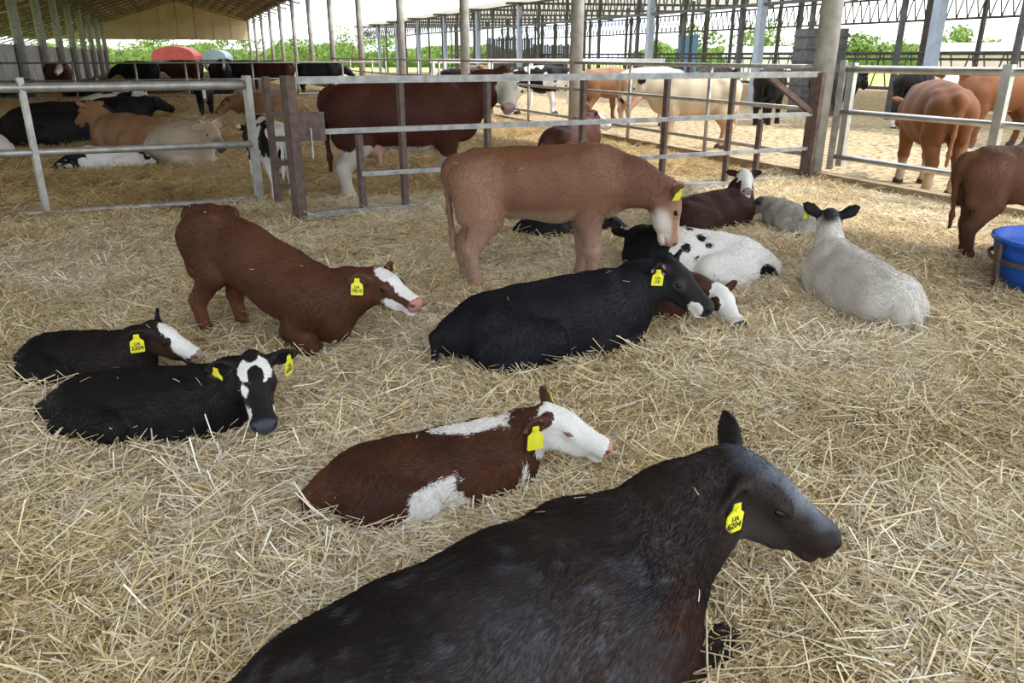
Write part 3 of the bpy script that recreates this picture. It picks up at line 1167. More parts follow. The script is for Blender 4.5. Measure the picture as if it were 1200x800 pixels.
def make_cow(c):
    S = c['S']
    prims = build_prims(c)
    h = c.get('res', 0.011) / S
    v, fq = skin(prims, h)
    poll, HM, hl = c['_head']
    # nearest part of every vertex
    best = np.full(len(v), 9.0)
    tags = np.array(['trunk'] * len(v), dtype='<U8')
    for p in prims:
        if p.sub and p.tag != 'earin':
            continue
        lo, hi = p.box()
        m = ((v > lo) & (v < hi)).all(1)
        if not m.any():
            continue
        d = p.d(v[m, 0], v[m, 1], v[m, 2])
        if p.sub:
            d = np.abs(d) - 0.004
        ii = np.where(m)[0]
        w = d < best[ii]
        best[ii[w]] = d[w]
        tags[ii[w]] = p.tag
    hc = (v - poll) @ HM / hl
    k = Coat(v, hc, tags, c.get('seed', 1))
    k.shut = bool(c.get('eyeshut'))
    c['coat'](k)
    # relief of the hair and the muscles
    nv = len(v)
    me = bpy.data.meshes.new('body')
    vv = v * S
    me.vertices.add(nv)
    me.vertices.foreach_set('co', vv.ravel())
    me.loops.add(fq.size)
    me.loops.foreach_set('vertex_index', fq.ravel().astype(np.int32))
    me.polygons.add(len(fq))
    me.polygons.foreach_set('loop_start', np.arange(0, fq.size, 4, dtype=np.int32))
    me.update(calc_edges=True)
    me.validate()
    a = me.attributes.new('coat', 'FLOAT_COLOR', 'POINT')
    a.data.foreach_set('color', np.concatenate([k.col, np.ones((nv, 1))], 1).ravel())
    a = me.attributes.new('patch', 'FLOAT', 'POINT')
    a.data.foreach_set('value', k.patch.ravel())
    x, y = c['loc']
    gz = float(ground_h(x, y)[0]) if c.get('straw', True) else -0.10
    root = empty(c.get('name', 'calf'), (x, y, gz + c.get('dz', -0.005 if c.get('pose', 'lie') == 'lie' else 0.03)), R(c['yaw']), c['label'], c.get('cat', 'calf'), c.get('group'))
    patch = c.get('patchcol', WHITE)
    body = link('body', me, coat_mat('coat', patch), root, True)
    # eyes
    for s in (-1, 1):
        if not c.get('eyes', True):
            break
        ec = poll + HM @ (vec(0.405, s * (0.198 if not c.get('eyeshut') else 0.184), -0.136) * hl)
        o = link('eye', EYE_MESH, M_eye, root)
        r = 0.046 * hl * S
        o.matrix_local = Matrix.Translation(Vector(ec * S)) @ Matrix(np.array(HM).tolist()).to_4x4() @ Matrix.Diagonal((r * 1.25, r, r * 0.9, 1))
    # ear tags
    for s in c.get('tags', ()):
        pos, er = c['_ear'][s]
        t3 = np.array(er)
        # plate hangs from the ear, facing like the ear
        n = HM @ vec(*c.get('tagface', (0.5, s * 0.75, 0.25)))
        n = n / np.linalg.norm(n)
        dn = vec(0, 0, -1) + 0.25 * (HM @ vec(0, s * 0.3, 0))
        dn -= n * (dn @ n)
        dn /= np.linalg.norm(dn)
        sd = np.cross(n, dn)
        m4 = Matrix(np.stack([sd, -dn, n], 1).tolist()).to_4x4()
        o = link('ear_tag', TAG_MESH, M_tag, root)
        z = c.get('tagsize', 1.0)
        o.matrix_local = Matrix.Translation(Vector(pos * S + n * 0.012)) @ m4 @ Matrix.Scale(z, 4)
        if c.get('tagtext'):
            for line, (ty, ts) in zip(c['tagtext'], ((-0.040, 0.020), (-0.062, 0.026))):
                cu = bpy.data.curves.new('tag_number', 'FONT')
                cu.body = line
                cu.size = ts
                cu.align_x = 'CENTER'
                cu.extrude = 0.0004
                cu.offset = 0.0006
                cu.resolution_u = 2
                cu.materials.append(M_tagink)
                tmp = bpy.data.objects.new('tag_number', cu)
                tm = bpy.data.meshes.new_from_object(tmp)
                bpy.data.objects.remove(tmp)
                tm.name = 'tag_number'
                t = link('tag_number', tm, M_tagink, o)
                t.location = (0, ty, 0.0026)
    # horns
    for s in c.get('horns', ()):
        m = MB()
        pr = None
        for i in range(7):
            t = i / 6
            p = vec(0.03 - 0.10 * t + 0.12 * t * t, s * (0.13 + 0.30 * t - 0.02 * t * t), -0.03 + 0.25 * t * t)
            w = (poll + HM @ (p * hl)) * S
            if pr is not None:
                m.tube(pr, w, 0.030 * (1 - (i - 1) / 6.5) * S, 0.030 * (1 - i / 6.5) * S, 8)
            pr = w
        m.build('horn', M_horn, root, True)
    # hair and wisps
    tri = tri_ids(fq)
    p0, p1, p2 = vv[tri[:, 0]], vv[tri[:, 1]], vv[tri[:, 2]]
    nrm = np.cross(p1 - p0, p2 - p0)
    ar = np.linalg.norm(nrm, axis=1)
    fn = nrm / np.maximum(ar, 1e-12)[:, None]
    if c.get('fur'):
        make_fur(c, root, v, vv, tri, ar, fn, tags, HM, k, patch)
    if c.get('wisps'):
        make_wisps(c, root, vv, tri, ar, fn)
    HERD.append((c, root))
    if c.get('debug'):
        pass
    return root


def make_fur(c, root, v, vv, tri, ar, fn, tags, HM, k, patch):
    n = c['fur']
    S = c['S']
    cz = vv[tri].mean(1)[:, 2]
    w = ar * (cz > 0.03)
    fi = RNG.choice(len(tri), n, p=w / w.sum())
    r1, r2 = RNG.random(n), RNG.random(n)
    m = r1 + r2 > 1
    r1[m], r2[m] = 1 - r1[m], 1 - r2[m]
    bc = np.stack([1 - r1 - r2, r1, r2], 1)
    t = tri[fi]
    pos = (vv[t] * bc[:, :, None]).sum(1)
    col = (k.col[t] * bc[:, :, None]).sum(1)
    pt = (k.patch[t] * bc).sum(1) + RNG.normal(0, 0.009, n)
    col = np.where((pt > 0)[:, None], vec(*patch), col)
    col = col * RNG.uniform(0.65, 1.25, (n, 1))
    tg = tags[t[:, 0]]
    hc = k.h[t[:, 0]]
    bare = (np.isin(tg, ('head', 'muzzle')) & (hc[:, 0] > 0.78)) | (tg == 'earin') | (tg == 'hoof')
    for s in (-1, 1):
        bare |= (((hc - vec(0.405, s * 0.21, -0.136)) / vec(0.085, 0.12, 0.062)) ** 2).sum(1) < 1
    kp = ~bare
    n = int(kp.sum())
    fi, t, pos, col, tg = fi[kp], t[kp], pos[kp], col[kp], tg[kp]
    fl = np.tile(vec(-1.0, 0, -0.45), (n, 1))
    hd = np.isin(tg, ('head', 'muzzle'))
    fl[hd] = -HM[:, 0] + vec(0, 0, -0.15)
    fl[tg == 'neck'] = vec(-0.6, 0, -0.7)
    fl[np.isin(tg, ('leg', 'tail', 'hoof'))] = vec(-0.35, 0, -1)
    er = np.isin(tg, ('ear', 'earin'))
    fl[er] = (HM @ vec(-0.3, 0, -0.2))[None, :]
    nn = fn[fi]
    sw = (vnoise(pos, 9.0, 31) - 0.5)[:, None] * np.cross(nn, fl) * 1.6
    fl = fl + sw + RNG.normal(0, 0.22, (n, 3))
    fl -= nn * (fl * nn).sum(1)[:, None]
    fl /= np.maximum(np.linalg.norm(fl, axis=1), 1e-6)[:, None]
    L = c.get('furlen', 0.018) * RNG.uniform(0.6, 1.3, n)
    L = np.where(np.isin(tg, ('muzzle',)), L * 0.22, np.where(hd | er, L * 0.45, L))
    lift = RNG.uniform(0.12, 0.42, n)
    pts = np.zeros((n, 4, 3))
    for i in range(4):
        s = i / 3
        pts[:, i] = pos + fl * (L * s)[:, None] + nn * (L * lift * (s - 0.35 * s * s))[:, None] - nn * 0.001
    cu = bpy.data.hair_curves.new('fur')
    cu.add_curves([4] * n)
    cu.attributes['position'].data.foreach_set('vector', pts.ravel())
    ra = cu.attributes.get('radius') or cu.attributes.new('radius', 'FLOAT', 'POINT')
    wd = c.get('furw', 0.0007)
    ra.data.foreach_set('value', np.tile(np.array([1.0, 0.9, 0.65, 0.15]) * wd, n))
    a = cu.attributes.new('coat', 'FLOAT_COLOR', 'CURVE')
    a.data.foreach_set('color', np.concatenate([col, np.ones((n, 1))], 1).ravel())
    cu.materials.append(M_fur)
    o = bpy.data.objects.new('fur', cu)
    C.objects.link(o)
    o.parent = root
    o['kind'] = 'stuff'


def straw_blades(P, D, N, L, W):
    """thin folded blades from centre P along D, facing N: (verts, faces, per-blade index)"""
    n = len(P)
    B = np.cross(D, N)
    B /= np.maximum(np.linalg.norm(B, axis=1), 1e-6)[:, None]
    bend = RNG.uniform(-0.07, 0.07, n)
    V = np.zeros((n, 9, 3))
    for i, t in enumerate((-0.5, 0.02, 0.5)):
        c = P + D * (L * t)[:, None] + B * (bend * L * (1 - 4 * t * t))[:, None]
        w = W * (1.0 if i < 2 else 0.6)
        V[:, i * 3 + 0] = c - B * w[:, None] / 2 - N * w[:, None] * 0.18
        V[:, i * 3 + 1] = c + N * w[:, None] * 0.3
        V[:, i * 3 + 2] = c + B * w[:, None] / 2 - N * w[:, None] * 0.18
    q = np.array([(0, 1, 4, 3), (1, 2, 5, 4), (3, 4, 7, 6), (4, 5, 8, 7)])
    F = (np.arange(n)[:, None, None] * 9 + q[None]).reshape(-1, 4)
    return V.reshape(-1, 3), F


def straw_tones(n, gold=False, tint=1.0):
    t = RNG.random(n)
    pal = np.array([(0.86, 0.74, 0.51), (0.78, 0.63, 0.38), (0.92, 0.83, 0.64), (0.62, 0.46, 0.23), (0.34, 0.24, 0.12)])
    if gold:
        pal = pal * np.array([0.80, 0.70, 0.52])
    i = RNG.choice(5, n, p=(0.33, 0.27, 0.22, 0.12, 0.06))
    return pal[i] * tint * RNG.uniform(0.72, 1.1, (n, 1))


def straw_mesh(name, P, D, N, L, W, gold=False, tint=1.0):
    V, F = straw_blades(P, D, N, L, W)
    me = bpy.data.meshes.new(name)
    me.vertices.add(len(V))
    me.vertices.foreach_set('co', V.ravel())
    me.loops.add(F.size)
    me.loops.foreach_set('vertex_index', F.ravel().astype(np.int32))
    me.polygons.add(len(F))
    me.polygons.foreach_set('loop_start', np.arange(0, F.size, 4, dtype=np.int32))
    me.update(calc_edges=True)
    tn = np.repeat(straw_tones(len(P), gold, tint), 9, 0)
    a = me.attributes.new('tone', 'FLOAT_COLOR', 'POINT')
    a.data.foreach_set('color', np.concatenate([tn, np.ones((len(tn), 1))], 1).ravel())
    me.materials.append(M_straw)
    return me


def make_wisps(c, root, vv, tri, ar, fn):
    n = c['wisps']
    w = ar * np.clip(fn[:, 2] + 0.05, 0, 1) * (vv[tri].mean(1)[:, 2] > 0.12)
    fi = RNG.choice(len(tri), n, p=w / w.sum())
    pos = vv[tri[fi]].mean(1)
    nn = fn[fi]
    d = RNG.normal(0, 1, (n, 3))
    d -= nn * (d * nn).sum(1)[:, None]
    d /= np.linalg.norm(d, axis=1)[:, None]
    me = straw_mesh('straw_wisps', pos + nn * 0.012, d, nn, RNG.uniform(0.015, 0.05, n), RNG.uniform(0.0014, 0.0026, n))
    o = link('straw_wisps', me, None, root)
    o['kind'] = 'stuff'


def make_small_meshes():
    global EYE_MESH, TAG_MESH
    v, f = [], []
    nu, nv = 14, 8
    for j in range(nv + 1):
        for i in range(nu):
            a, b = 2 * math.pi * i / nu, math.pi * j / nv
            v.append((math.sin(b) * math.cos(a), math.sin(b) * math.sin(a), math.cos(b)))
    for j in range(nv):
        for i in range(nu):
            f.append((j * nu + i, (j + 1) * nu + i, (j + 1) * nu + (i + 1) % nu, j * nu + (i + 1) % nu))
    EYE_MESH = bpy.data.meshes.new('eye')
    EYE_MESH.from_pydata(v, [], f)
    EYE_MESH.polygons.foreach_set('use_smooth', [True] * len(f))
    # tag: plate with a narrow neck and a round stud
    prof = [(-0.012, 0.012), (0.012, 0.012), (0.014, -0.008), (0.030, -0.022), (0.031, -0.072), (0.028, -0.076),
            (-0.028, -0.076), (-0.031, -0.072), (-0.030, -0.022), (-0.014, -0.008)]
    n = len(prof)
    v = [(x, y, 0.002) for x, y in prof] + [(x, y, -0.002) for x, y in prof]
    f = [list(range(n))[::-1], list(range(n, 2 * n))] + [[i, (i + 1) % n, n + (i + 1) % n, n + i] for i in range(n)]
    k = len(v)
    for z in (0.002, 0.007):
        for i in range(10):
            a = 2 * math.pi * i / 10
            v.append((0.009 * math.cos(a), 0.009 * math.sin(a), z))
    f += [[k + i, k + (i + 1) % 10, k + 10 + (i + 1) % 10, k + 10 + i] for i in range(10)] + [[k + 10 + i for i in range(10)]]
    TAG_MESH = bpy.data.meshes.new('ear_tag')
    TAG_MESH.from_pydata(v, [], f)
    import bmesh
    bm = bmesh.new()
    bm.from_mesh(TAG_MESH)
    bmesh.ops.recalc_face_normals(bm, faces=bm.faces)
    bm.to_mesh(TAG_MESH)
    bm.free()


# ------------------------------------------------------------------ straw bedding
def build_straw(gold):
    col = bpy.data.collections.new('straw_clumps')
    NCL = 12
    for i in range(NCL):
        n = 180
        tint = np.array([(1.04, 1.05, 1.10), (1.0, 1.0, 1.0), (0.98, 0.93, 0.80), (0.84, 0.80, 0.74)][i // 3])
        ang = RNG.uniform(0, 2 * math.pi, n)
        rad = np.abs(RNG.normal(0, 0.13, n))
        az = RNG.normal(0, (0.45, 0.7, 1.1)[i % 3], n)
        tl = RNG.normal(0, 0.27, n)
        P = np.stack([rad * np.cos(ang), rad * np.sin(ang), RNG.uniform(-0.015, 0.085, n)], 1)
        D = np.stack([np.cos(az) * np.cos(tl), np.sin(az) * np.cos(tl), np.sin(tl)], 1)
        N = np.stack([RNG.normal(0, .35, n), RNG.normal(0, .35, n), np.ones(n)], 1)
        N -= D * (N * D).sum(1)[:, None]
        N /= np.linalg.norm(N, axis=1)[:, None]
        me = straw_mesh('straw_clump', P, D, N, RNG.uniform(0.06, 0.25, n), RNG.uniform(0.0026, 0.0054, n), gold, tint)
        o = bpy.data.objects.new('straw_clump', me)
        col.objects.link(o)
    pts = []
    # near pen, then the pens beyond with wider, sparser clumps
    def scatter(n, s0, s1, l0, l1, sc):
        s = RNG.uniform(s0, s1, n)
        l = RNG.uniform(l0, l1, n)
        x = AV.x * s + BV.x * l
        y = AV.y * s + BV.y * l
        m = (np.abs(x) < 0.80 * (y + 1.0)) & (y > 0.3)
        x, y = x[m], y[m]
        pts.append(np.stack([x, y, ground_h(x, y) - 0.012, np.full(len(x), sc)], 1))
    DEN = STRAW_DENSITY
    if gold:
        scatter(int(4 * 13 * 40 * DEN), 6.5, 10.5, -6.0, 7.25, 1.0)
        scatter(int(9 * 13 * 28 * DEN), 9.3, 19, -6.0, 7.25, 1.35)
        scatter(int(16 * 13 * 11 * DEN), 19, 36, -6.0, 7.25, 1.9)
    else:
        scatter(int(115 * 10 * 29 * DEN), -2.0, 8.3, -4.0, 7.25, 1.0)
    A = np.concatenate(pts)
    n = len(A)
    me = bpy.data.meshes.new('straw_bedding')
    me.vertices.add(n)
    me.vertices.foreach_set('co', A[:, :3].ravel())
    a = me.attributes.new('rot', 'FLOAT_VECTOR', 'POINT')
    rot = np.stack([RNG.normal(0, 0.10, n), RNG.normal(0, 0.10, n), RNG.uniform(0, 6.28, n)], 1)
    a.data.foreach_set('vector', rot.ravel())
    a = me.attributes.new('scl', 'FLOAT', 'POINT')
    a.data.foreach_set('value', (A[:, 3] * RNG.uniform(0.8, 1.2, n)).ravel())
    a = me.attributes.new('pick', 'INT', 'POINT')
    q = np.stack([A[:, 0], A[:, 1], A[:, 0] * 0], 1)
    t = np.clip((fbm(q, 1.7, 41) - 0.5) * 2.2 + 0.42 + RNG.normal(0, 0.17, n), 0, 0.999)
    a.data.foreach_set('value', (t * NCL).astype(np.int32))
    o = link('straw_bedding', me)
    tag(o, 'golden trodden straw behind the gates' if gold else 'pale fresh straw bedding under the calves in front', 'straw', kind='stuff')
    ng = bpy.data.node_groups.new('straw_scatter', 'GeometryNodeTree')
    ng.interface.new_socket('Geometry', in_out='INPUT', socket_type='NodeSocketGeometry')
    ng.interface.new_socket('Geometry', in_out='OUTPUT', socket_type='NodeSocketGeometry')
    gi, go = ng.nodes.new('NodeGroupInput'), ng.nodes.new('NodeGroupOutput')
    ip = ng.nodes.new('GeometryNodeInstanceOnPoints')
    ci = ng.nodes.new('GeometryNodeCollectionInfo')
    ci.inputs['Collection'].default_value = col
    ci.inputs['Separate Children'].default_value = True
    ci.inputs['Reset Children'].default_value = True
    na = ng.nodes.new('GeometryNodeInputNamedAttribute')
    na.data_type = 'FLOAT_VECTOR'
    na.inputs['Name'].default_value = 'rot'
    ns = ng.nodes.new('GeometryNodeInputNamedAttribute')
    ns.data_type = 'FLOAT'
    ns.inputs['Name'].default_value = 'scl'
    npk = ng.nodes.new('GeometryNodeInputNamedAttribute')
    npk.data_type = 'INT'
    npk.inputs['Name'].default_value = 'pick'
    l = ng.links
    l.new(npk.outputs['Attribute'], ip.inputs['Instance Index'])
    l.new(gi.outputs[0], ip.inputs['Points'])
    l.new(ci.outputs[0], ip.inputs['Instance'])
    ip.inputs['Pick Instance'].default_value = True
    l.new(na.outputs['Attribute'], ip.inputs['Rotation'])
    l.new(ns.outputs['Attribute'], ip.inputs['Scale'])
    l.new(ip.outputs[0], go.inputs[0])
    md = o.modifiers.new('scatter', 'NODES')
    md.node_group = ng




def build_extras():
    # blue tub on a steel bracket
    g = empty('feed_tub', (3.67, 4.98, float(ground_h(3.67, 4.98)[0]) - 0.03), 0, 'round blue plastic tub on a rusty steel bracket beside the brown calf', 'tub')
    v, f = [], []
    n = 36
    prof = [(0.0, 0.06), (0.22, 0.06), (0.33, 0.10), (0.39, 0.20), (0.425, 0.34), (0.435, 0.41), (0.455, 0.415), (0.455, 0.44), (0.425, 0.445), (0.41, 0.34), (0.375, 0.21), (0.31, 0.12), (0.0, 0.09)]
    for r, z in prof:
        for i in range(n):
            a = 2 * math.pi * i / n
            v.append((r * math.cos(a), r * math.sin(a), z))
    for j in range(len(prof) - 1):
        for i in range(n):
            k = (i + 1) % n
            f.append((j * n + i, j * n + k, (j + 1) * n + k, (j + 1) * n + i))
    me = bpy.data.meshes.new('tub_body')
    me.from_pydata(v, [], f)
    link('tub_body', me, nmat('blue_plastic', (0.010, 0.075, 0.42), 0.4, 0.0, (0.02, 0.12, 0.55), 5), g, True)
    for a in (-118, 60, 180, 0):
        c, s_ = math.cos(R(a)), math.sin(R(a))
        MB().bar((0.43 * c, 0.43 * s_, -0.02), (0.47 * c, 0.47 * s_, 0.41), 0.05, 0.02, up=(c, s_, 0)).build('bracket_leg', M_rust, g)
    r = MB()
    for i in range(24):
        a, b = 2 * math.pi * i / 24, 2 * math.pi * (i + 1) / 24
        r.bar((0.45 * math.cos(a), 0.45 * math.sin(a), 0.30), (0.45 * math.cos(b), 0.45 * math.sin(b), 0.30), 0.012, 0.03)
    r.build('bracket_ring', M_rust, g)

    # covered trailers beyond the far end
    for px, py, w, h, mat, lab in ((-39.9, 98.0, 5.2, 1.5, nmat('red_tarpaulin', (0.22, 0.022, 0.022), 0.6, 0, (0.30, 0.035, 0.032), 0.6), 'trailer under a rounded red tarpaulin beyond the far end of the barn'),
                                   (-35.6, 99.5, 2.9, 1.1, nmat('grey_tarpaulin', (0.14, 0.17, 0.22), 0.6, 0, (0.2, 0.23, 0.28), 0.6), 'small trailer under a grey-blue tarpaulin at the far barn end')):
        g = empty('covered_trailer', (px, py, -0.2), 0, lab, 'trailer')
        n = 14
        m = MB()
        for i in range(n):
            a, b = math.pi * i / n, math.pi * (i + 1) / n
            p = [(math.cos(t) * w / 2, math.sin(t) ** 0.8 * h + 1.3) for t in (a, b)]
            m.quad((p[0][0], -1.2, p[0][1]), (p[1][0], -1.2, p[1][1]), (p[1][0], 1.2, p[1][1]), (p[0][0], 1.2, p[0][1]))
            for y in (-1.2, 1.2):
                m.v += [(p[0][0], y, p[0][1]), (p[1][0], y, p[1][1]), (0, y, 1.3)]
                k = len(m.v)
                m.f.append([k - 3, k - 2, k - 1])
        m.build('tarpaulin', mat, g)
        MB().box((-w / 2, -1.15, 0.7), (w / 2, 1.15, 1.3)).build('trailer_bed', M_darksteel, g)
        for x in (-w * 0.3, w * 0.3):
            for y in (-1.05, 1.05):
                MB().tube((x, y - 0.15, 0.42), (x, y + 0.15, 0.42), 0.42, n=16).build('wheel', M_darksteel, g, True)

    # things under and beyond the second barn
    g = empty('blue_tank', (9.7, 45.6, -0.2), AX, 'tall narrow blue storage tank standing beyond the second barn', 'tank')
    MB().box((-0.42, -0.35, 0.1), (0.42, 0.35, 2.72)).build('tank_body', nmat('blue_paint', (0.10, 0.28, 0.52), 0.5, 0, (0.14, 0.34, 0.6), 2), g)
    MB().box((-0.46, -0.39, 2.72), (0.46, 0.39, 2.80)).build('lid', nmat('blue_paint', (0, 0, 0)), g)
    MB().box((-0.46, -0.39, 0.0), (0.46, 0.39, 0.1)).build('base', M_darksteel, g)
    g = empty('dark_tank', (8.95, 24.0, -0.12), 0.1, 'dark ribbed box tank behind the near round column', 'tank')
    MB().box((-0.6, -0.4, 0.0), (0.6, 0.4, 2.4)).build('tank_body', M_darksteel, g)
    for i in range(7):
        MB().box((-0.64, -0.44, 0.2 + i * 0.33), (0.64, 0.44, 0.27 + i * 0.33)).build('rib', M_darksteel, g)
    w = empty('wall_yard', (-1.6, 52.0, -0.2), 0.0, kind='structure')
    for i in range(38):
        x = i * 0.145
        t = 2.75 if x < 2.9 else 2.35
        MB().box((x, 0, 0), (x + 0.13, 0.12, t + 0.05 * (i % 3))).build('board', M_darksteel, w)

    # trees and sheds in the distance
    crown = nmat('tree_leaves', (0.11, 0.17, 0.035), 0.8, 0, (0.22, 0.30, 0.07), 1.2)
    bark = nmat('bark', (0.12, 0.09, 0.06), 0.9)
    sp = []
    for i in range(17):
        sp.append((15 + i * 4.6 + RNG.uniform(-.5, .5), 84 + 6 * (i % 2) - i * 0.9, RNG.uniform(3.6, 5.6), 'yard'))
    for i in range(9):
        sp.append((-62 + i * 5.4 + RNG.uniform(-.5, .5), 118 + 7 * (i % 2), RNG.uniform(4.2, 6.2), 'end'))
    for i, (x, y, hh, wh) in enumerate(sp):
        lab = ('leafy green tree in the distant row seen through the second barn' if wh == 'yard' else 'sunlit green tree beyond the open far end of the barn')
        g = empty('tree', (x, y, -0.22), 0, lab, 'tree', 'trees beyond the second barn' if wh == 'yard' else 'trees beyond the barn end')
        MB().tube((0, 0, 0), (0.1, 0, hh * 0.6), 0.14, 0.07, 8).build('trunk', bark, g, True)
        n = 700
        d = RNG.normal(0, 1, (n, 3))
        d /= np.linalg.norm(d, axis=1)[:, None]
        bl = RNG.normal(0, 1, (7, 3)) * np.array([1.0, 1.0, 0.7]) * hh * 0.2 + np.array([0, 0, hh * 0.6])
        c = bl[RNG.integers(0, 7, n)] + d * (hh * 0.24) * RNG.uniform(0.6, 1.0, (n, 1))
        u = np.cross(d, RNG.normal(0, 1, (n, 3)))
        u /= np.linalg.norm(u, axis=1)[:, None]
        w_ = np.cross(d + RNG.normal(0, .4, (n, 3)), u)
        z = RNG.uniform(0.12, 0.26, (n, 1))
        V = np.stack([c - u * z, c + w_ * z * 0.6, c + u * z, c - w_ * z * 0.6], 1).reshape(-1, 3)
        V[:, 2] = np.maximum(V[:, 2], 0.3)
        me = bpy.data.meshes.new('crown')
        me.from_pydata(V.tolist(), [], np.arange(4 * n).reshape(-1, 4).tolist())
        link('crown', me, crown, g)
    for x0, x1, y, hh, lab in ((-80, 4, 134, 3.6, 'long sunlit green hedge beyond the open far end of the barn'), (14, 96, 100, 3.3, 'long green hedge far behind the second barn')):
        g = empty('hedge', ((x0 + x1) / 2, y, -0.22), 0, lab, 'hedge')
        hw = (x1 - x0) / 2
        xs = np.linspace(-hw, hw, 120)
        zz = np.linspace(0, 1, 6)
        tops = hh * (0.62 + 0.45 * vnoise(np.stack([xs, xs * 0 + y, xs * 0], 1), 0.35, 4))
        v = [(x, -0.8 * math.sin(math.pi * t) if t < 1 else 0.0, t * tp) for x, tp in zip(xs, tops) for t in zz]
        f = [(i * 6 + j, (i + 1) * 6 + j, (i + 1) * 6 + j + 1, i * 6 + j + 1) for i in range(119) for j in range(5)]
        me = bpy.data.meshes.new('hedge_core')
        me.from_pydata(v, [], f)
        link('hedge_core', me, crown, g, True)
        n = 6000
        ix = RNG.uniform(0, 119, n)
        c = np.stack([np.interp(ix, np.arange(120), xs), RNG.uniform(-1.2, 0.3, n), np.interp(ix, np.arange(120), tops) * RNG.random(n) ** 0.6], 1)
        u = RNG.normal(0, 1, (n, 3))
        u /= np.linalg.norm(u, axis=1)[:, None]
        w_ = np.cross(u, RNG.normal(0, 1, (n, 3)))
        w_ /= np.linalg.norm(w_, axis=1)[:, None]
        z = RNG.uniform(0.15, 0.35, (n, 1))
        V = np.stack([c - u * z, c + w_ * z * 0.6, c + u * z, c - w_ * z * 0.6], 1).reshape(-1, 3)
        V[:, 2] = np.maximum(V[:, 2], 0.05)
        me = bpy.data.meshes.new('foliage')
        me.from_pydata(V.tolist(), [], np.arange(4 * n).reshape(-1, 4).tolist())
        o = link('foliage', me, crown, g)
        o['kind'] = 'stuff'
    pk = nmat('pink_wall', (0.55, 0.40, 0.34), 0.9, 0, (0.62, 0.48, 0.42), 0.5)
    wh = nmat('white_wall', (0.65, 0.62, 0.58), 0.9, 0, (0.7, 0.68, 0.65), 0.5)
    for x, y, w_, h, mt, lab in ((36, 62, 9, 1.9, pk, 'long low pink shed seen through the second barn'), (22, 70, 7, 1.7, wh, 'long low white shed seen through the second barn'), (55, 60, 10, 2.2, pk, 'pink shed beside the distant trees at the yard edge')):
        g = empty('shed', (x, y, -0.22), -0.35, lab, 'shed')
        MB().box((-w_ / 2, -2, 0), (w_ / 2, 2, h)).build('wall', mt, g)
        m = MB()
        a, b = w_ / 2 + 0.3, 2.3
        m.quad((-a, -b, h), (a, -b, h), (a, 0, h + 0.8), (-a, 0, h + 0.8)).quad((-a, 0, h + 0.8), (a, 0, h + 0.8), (a, b, h), (-a, b, h))
        m.v += [(-a, -b, h), (-a, 0, h + .8), (-a, b, h), (a, -b, h), (a, 0, h + .8), (a, b, h)]
        k = len(m.v)
        m.f += [[k - 6, k - 5, k - 4], [k - 3, k - 1, k - 2]]
        m.build('roof', nmat('shed_roof', (0.45, 0.42, 0.40), 0.8), g)


STRAW_DENSITY = 1.0
make_small_meshes()
build_floor()
build_barn()
build_second_barn()
build_fences()
build_straw(False)
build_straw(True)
build_extras()

# ------------------------------------------------------------------ the herd
TAN1 = (0.15, 0.066, 0.038)


def coat_big_black(k):
    k.base((0.010, 0.009, 0.010), (0.030, 0.017, 0.013), 3.2)
    b = k.b
    k.mix(sph(b, (-0.02, 0, 0.22), (0.34, 0.5, 0.2)) + k.nz(6, 0.16), (0.046, 0.020, 0.012), 0.14)
    k.mix(sph(b, (0.34, -0.15, 0.22), (0.14, 0.3, 0.2)) + k.nz(7, 0.12), (0.040, 0.018, 0.011), 0.12)
    fz = np.clip(fbm(b * np.array([1, 1, 2.2]), 26, 77) - 0.52, 0, 1) * 0.5
    for c, r in (((0.22, -0.25, 0.24), (0.05, 0.15, 0.13)), ((-0.40, -0.2, 0.33), (0.06, 0.15, 0.07)), ((-0.05, -0.2, 0.42), (0.10, 0.15, 0.05)), ((-0.5, 0, 0.3), (0.08, 0.15, 0.06))):
        k.mix(sph(b, c, r) - 0.03 + fz, (0.065, 0.064, 0.072), 0.2)
    h = k.h
    k.mix(k.head_only(sph(h, (0.54, 0, 0.02), (0.27, 0.11, 0.16)) + k.nz(30, 0.07)), (0.19, 0.21, 0.25), 0.15)
    k.mix(k.head_only(sph(h, (0.14, 0, 0.05), (0.18, 0.14, 0.13)) + k.nz(30, 0.06)), (0.10, 0.115, 0.14), 0.14)
    k.mix(k.head_only(sph(h, (0.30, 0, -0.42), (0.30, 0.4, 0.16))), (0.05, 0.04, 0.035), 0.2)
    common(k, (0.024, 0.022, 0.023))


def coat_hereford_calf(k):
    k.base((0.050, 0.019, 0.011), (0.095, 0.036, 0.020), 4.0)
    b, h = k.b, k.h
    k.white(k.head_only(sph(h, (0.56, 0, -0.13), (0.62, 0.7, 0.60)) + k.nz(14, 0.05)))
    k.white(k.head_only(sph(h, (0.28, 0, -0.48), (0.22, 0.4, 0.2))))
    k.white(np.where(k.is_('trunk', 'neck'), np.minimum(sph(b, (0.22, 0, 0.56), (0.24, 0.085, 0.12)), 0.2) + k.nz(14, 0.05), -1))
    k.white(sph(b, (-0.03, -0.30, 0.15), (0.18, 0.22, 0.20)) + k.nz(12, 0.12))
    k.white(sph(b, (0.26, -0.30, 0.03), (0.13, 0.16, 0.10)) + k.nz(12, 0.10))
    k.white(sph(b, (0.52, -0.16, 0.06), (0.09, 0.12, 0.08)) + k.nz(12, 0.04))
    k.white(sph(b, (0.47, -0.05, 0.22), (0.06, 0.12, 0.12)) + k.nz(12, 0.06))
    k.notwhite(np.where(k.is_('ear'), 0.03, -1) * 1.0)
    common(k, (0.55, 0.26, 0.22), earin=(0.30, 0.10, 0.06))


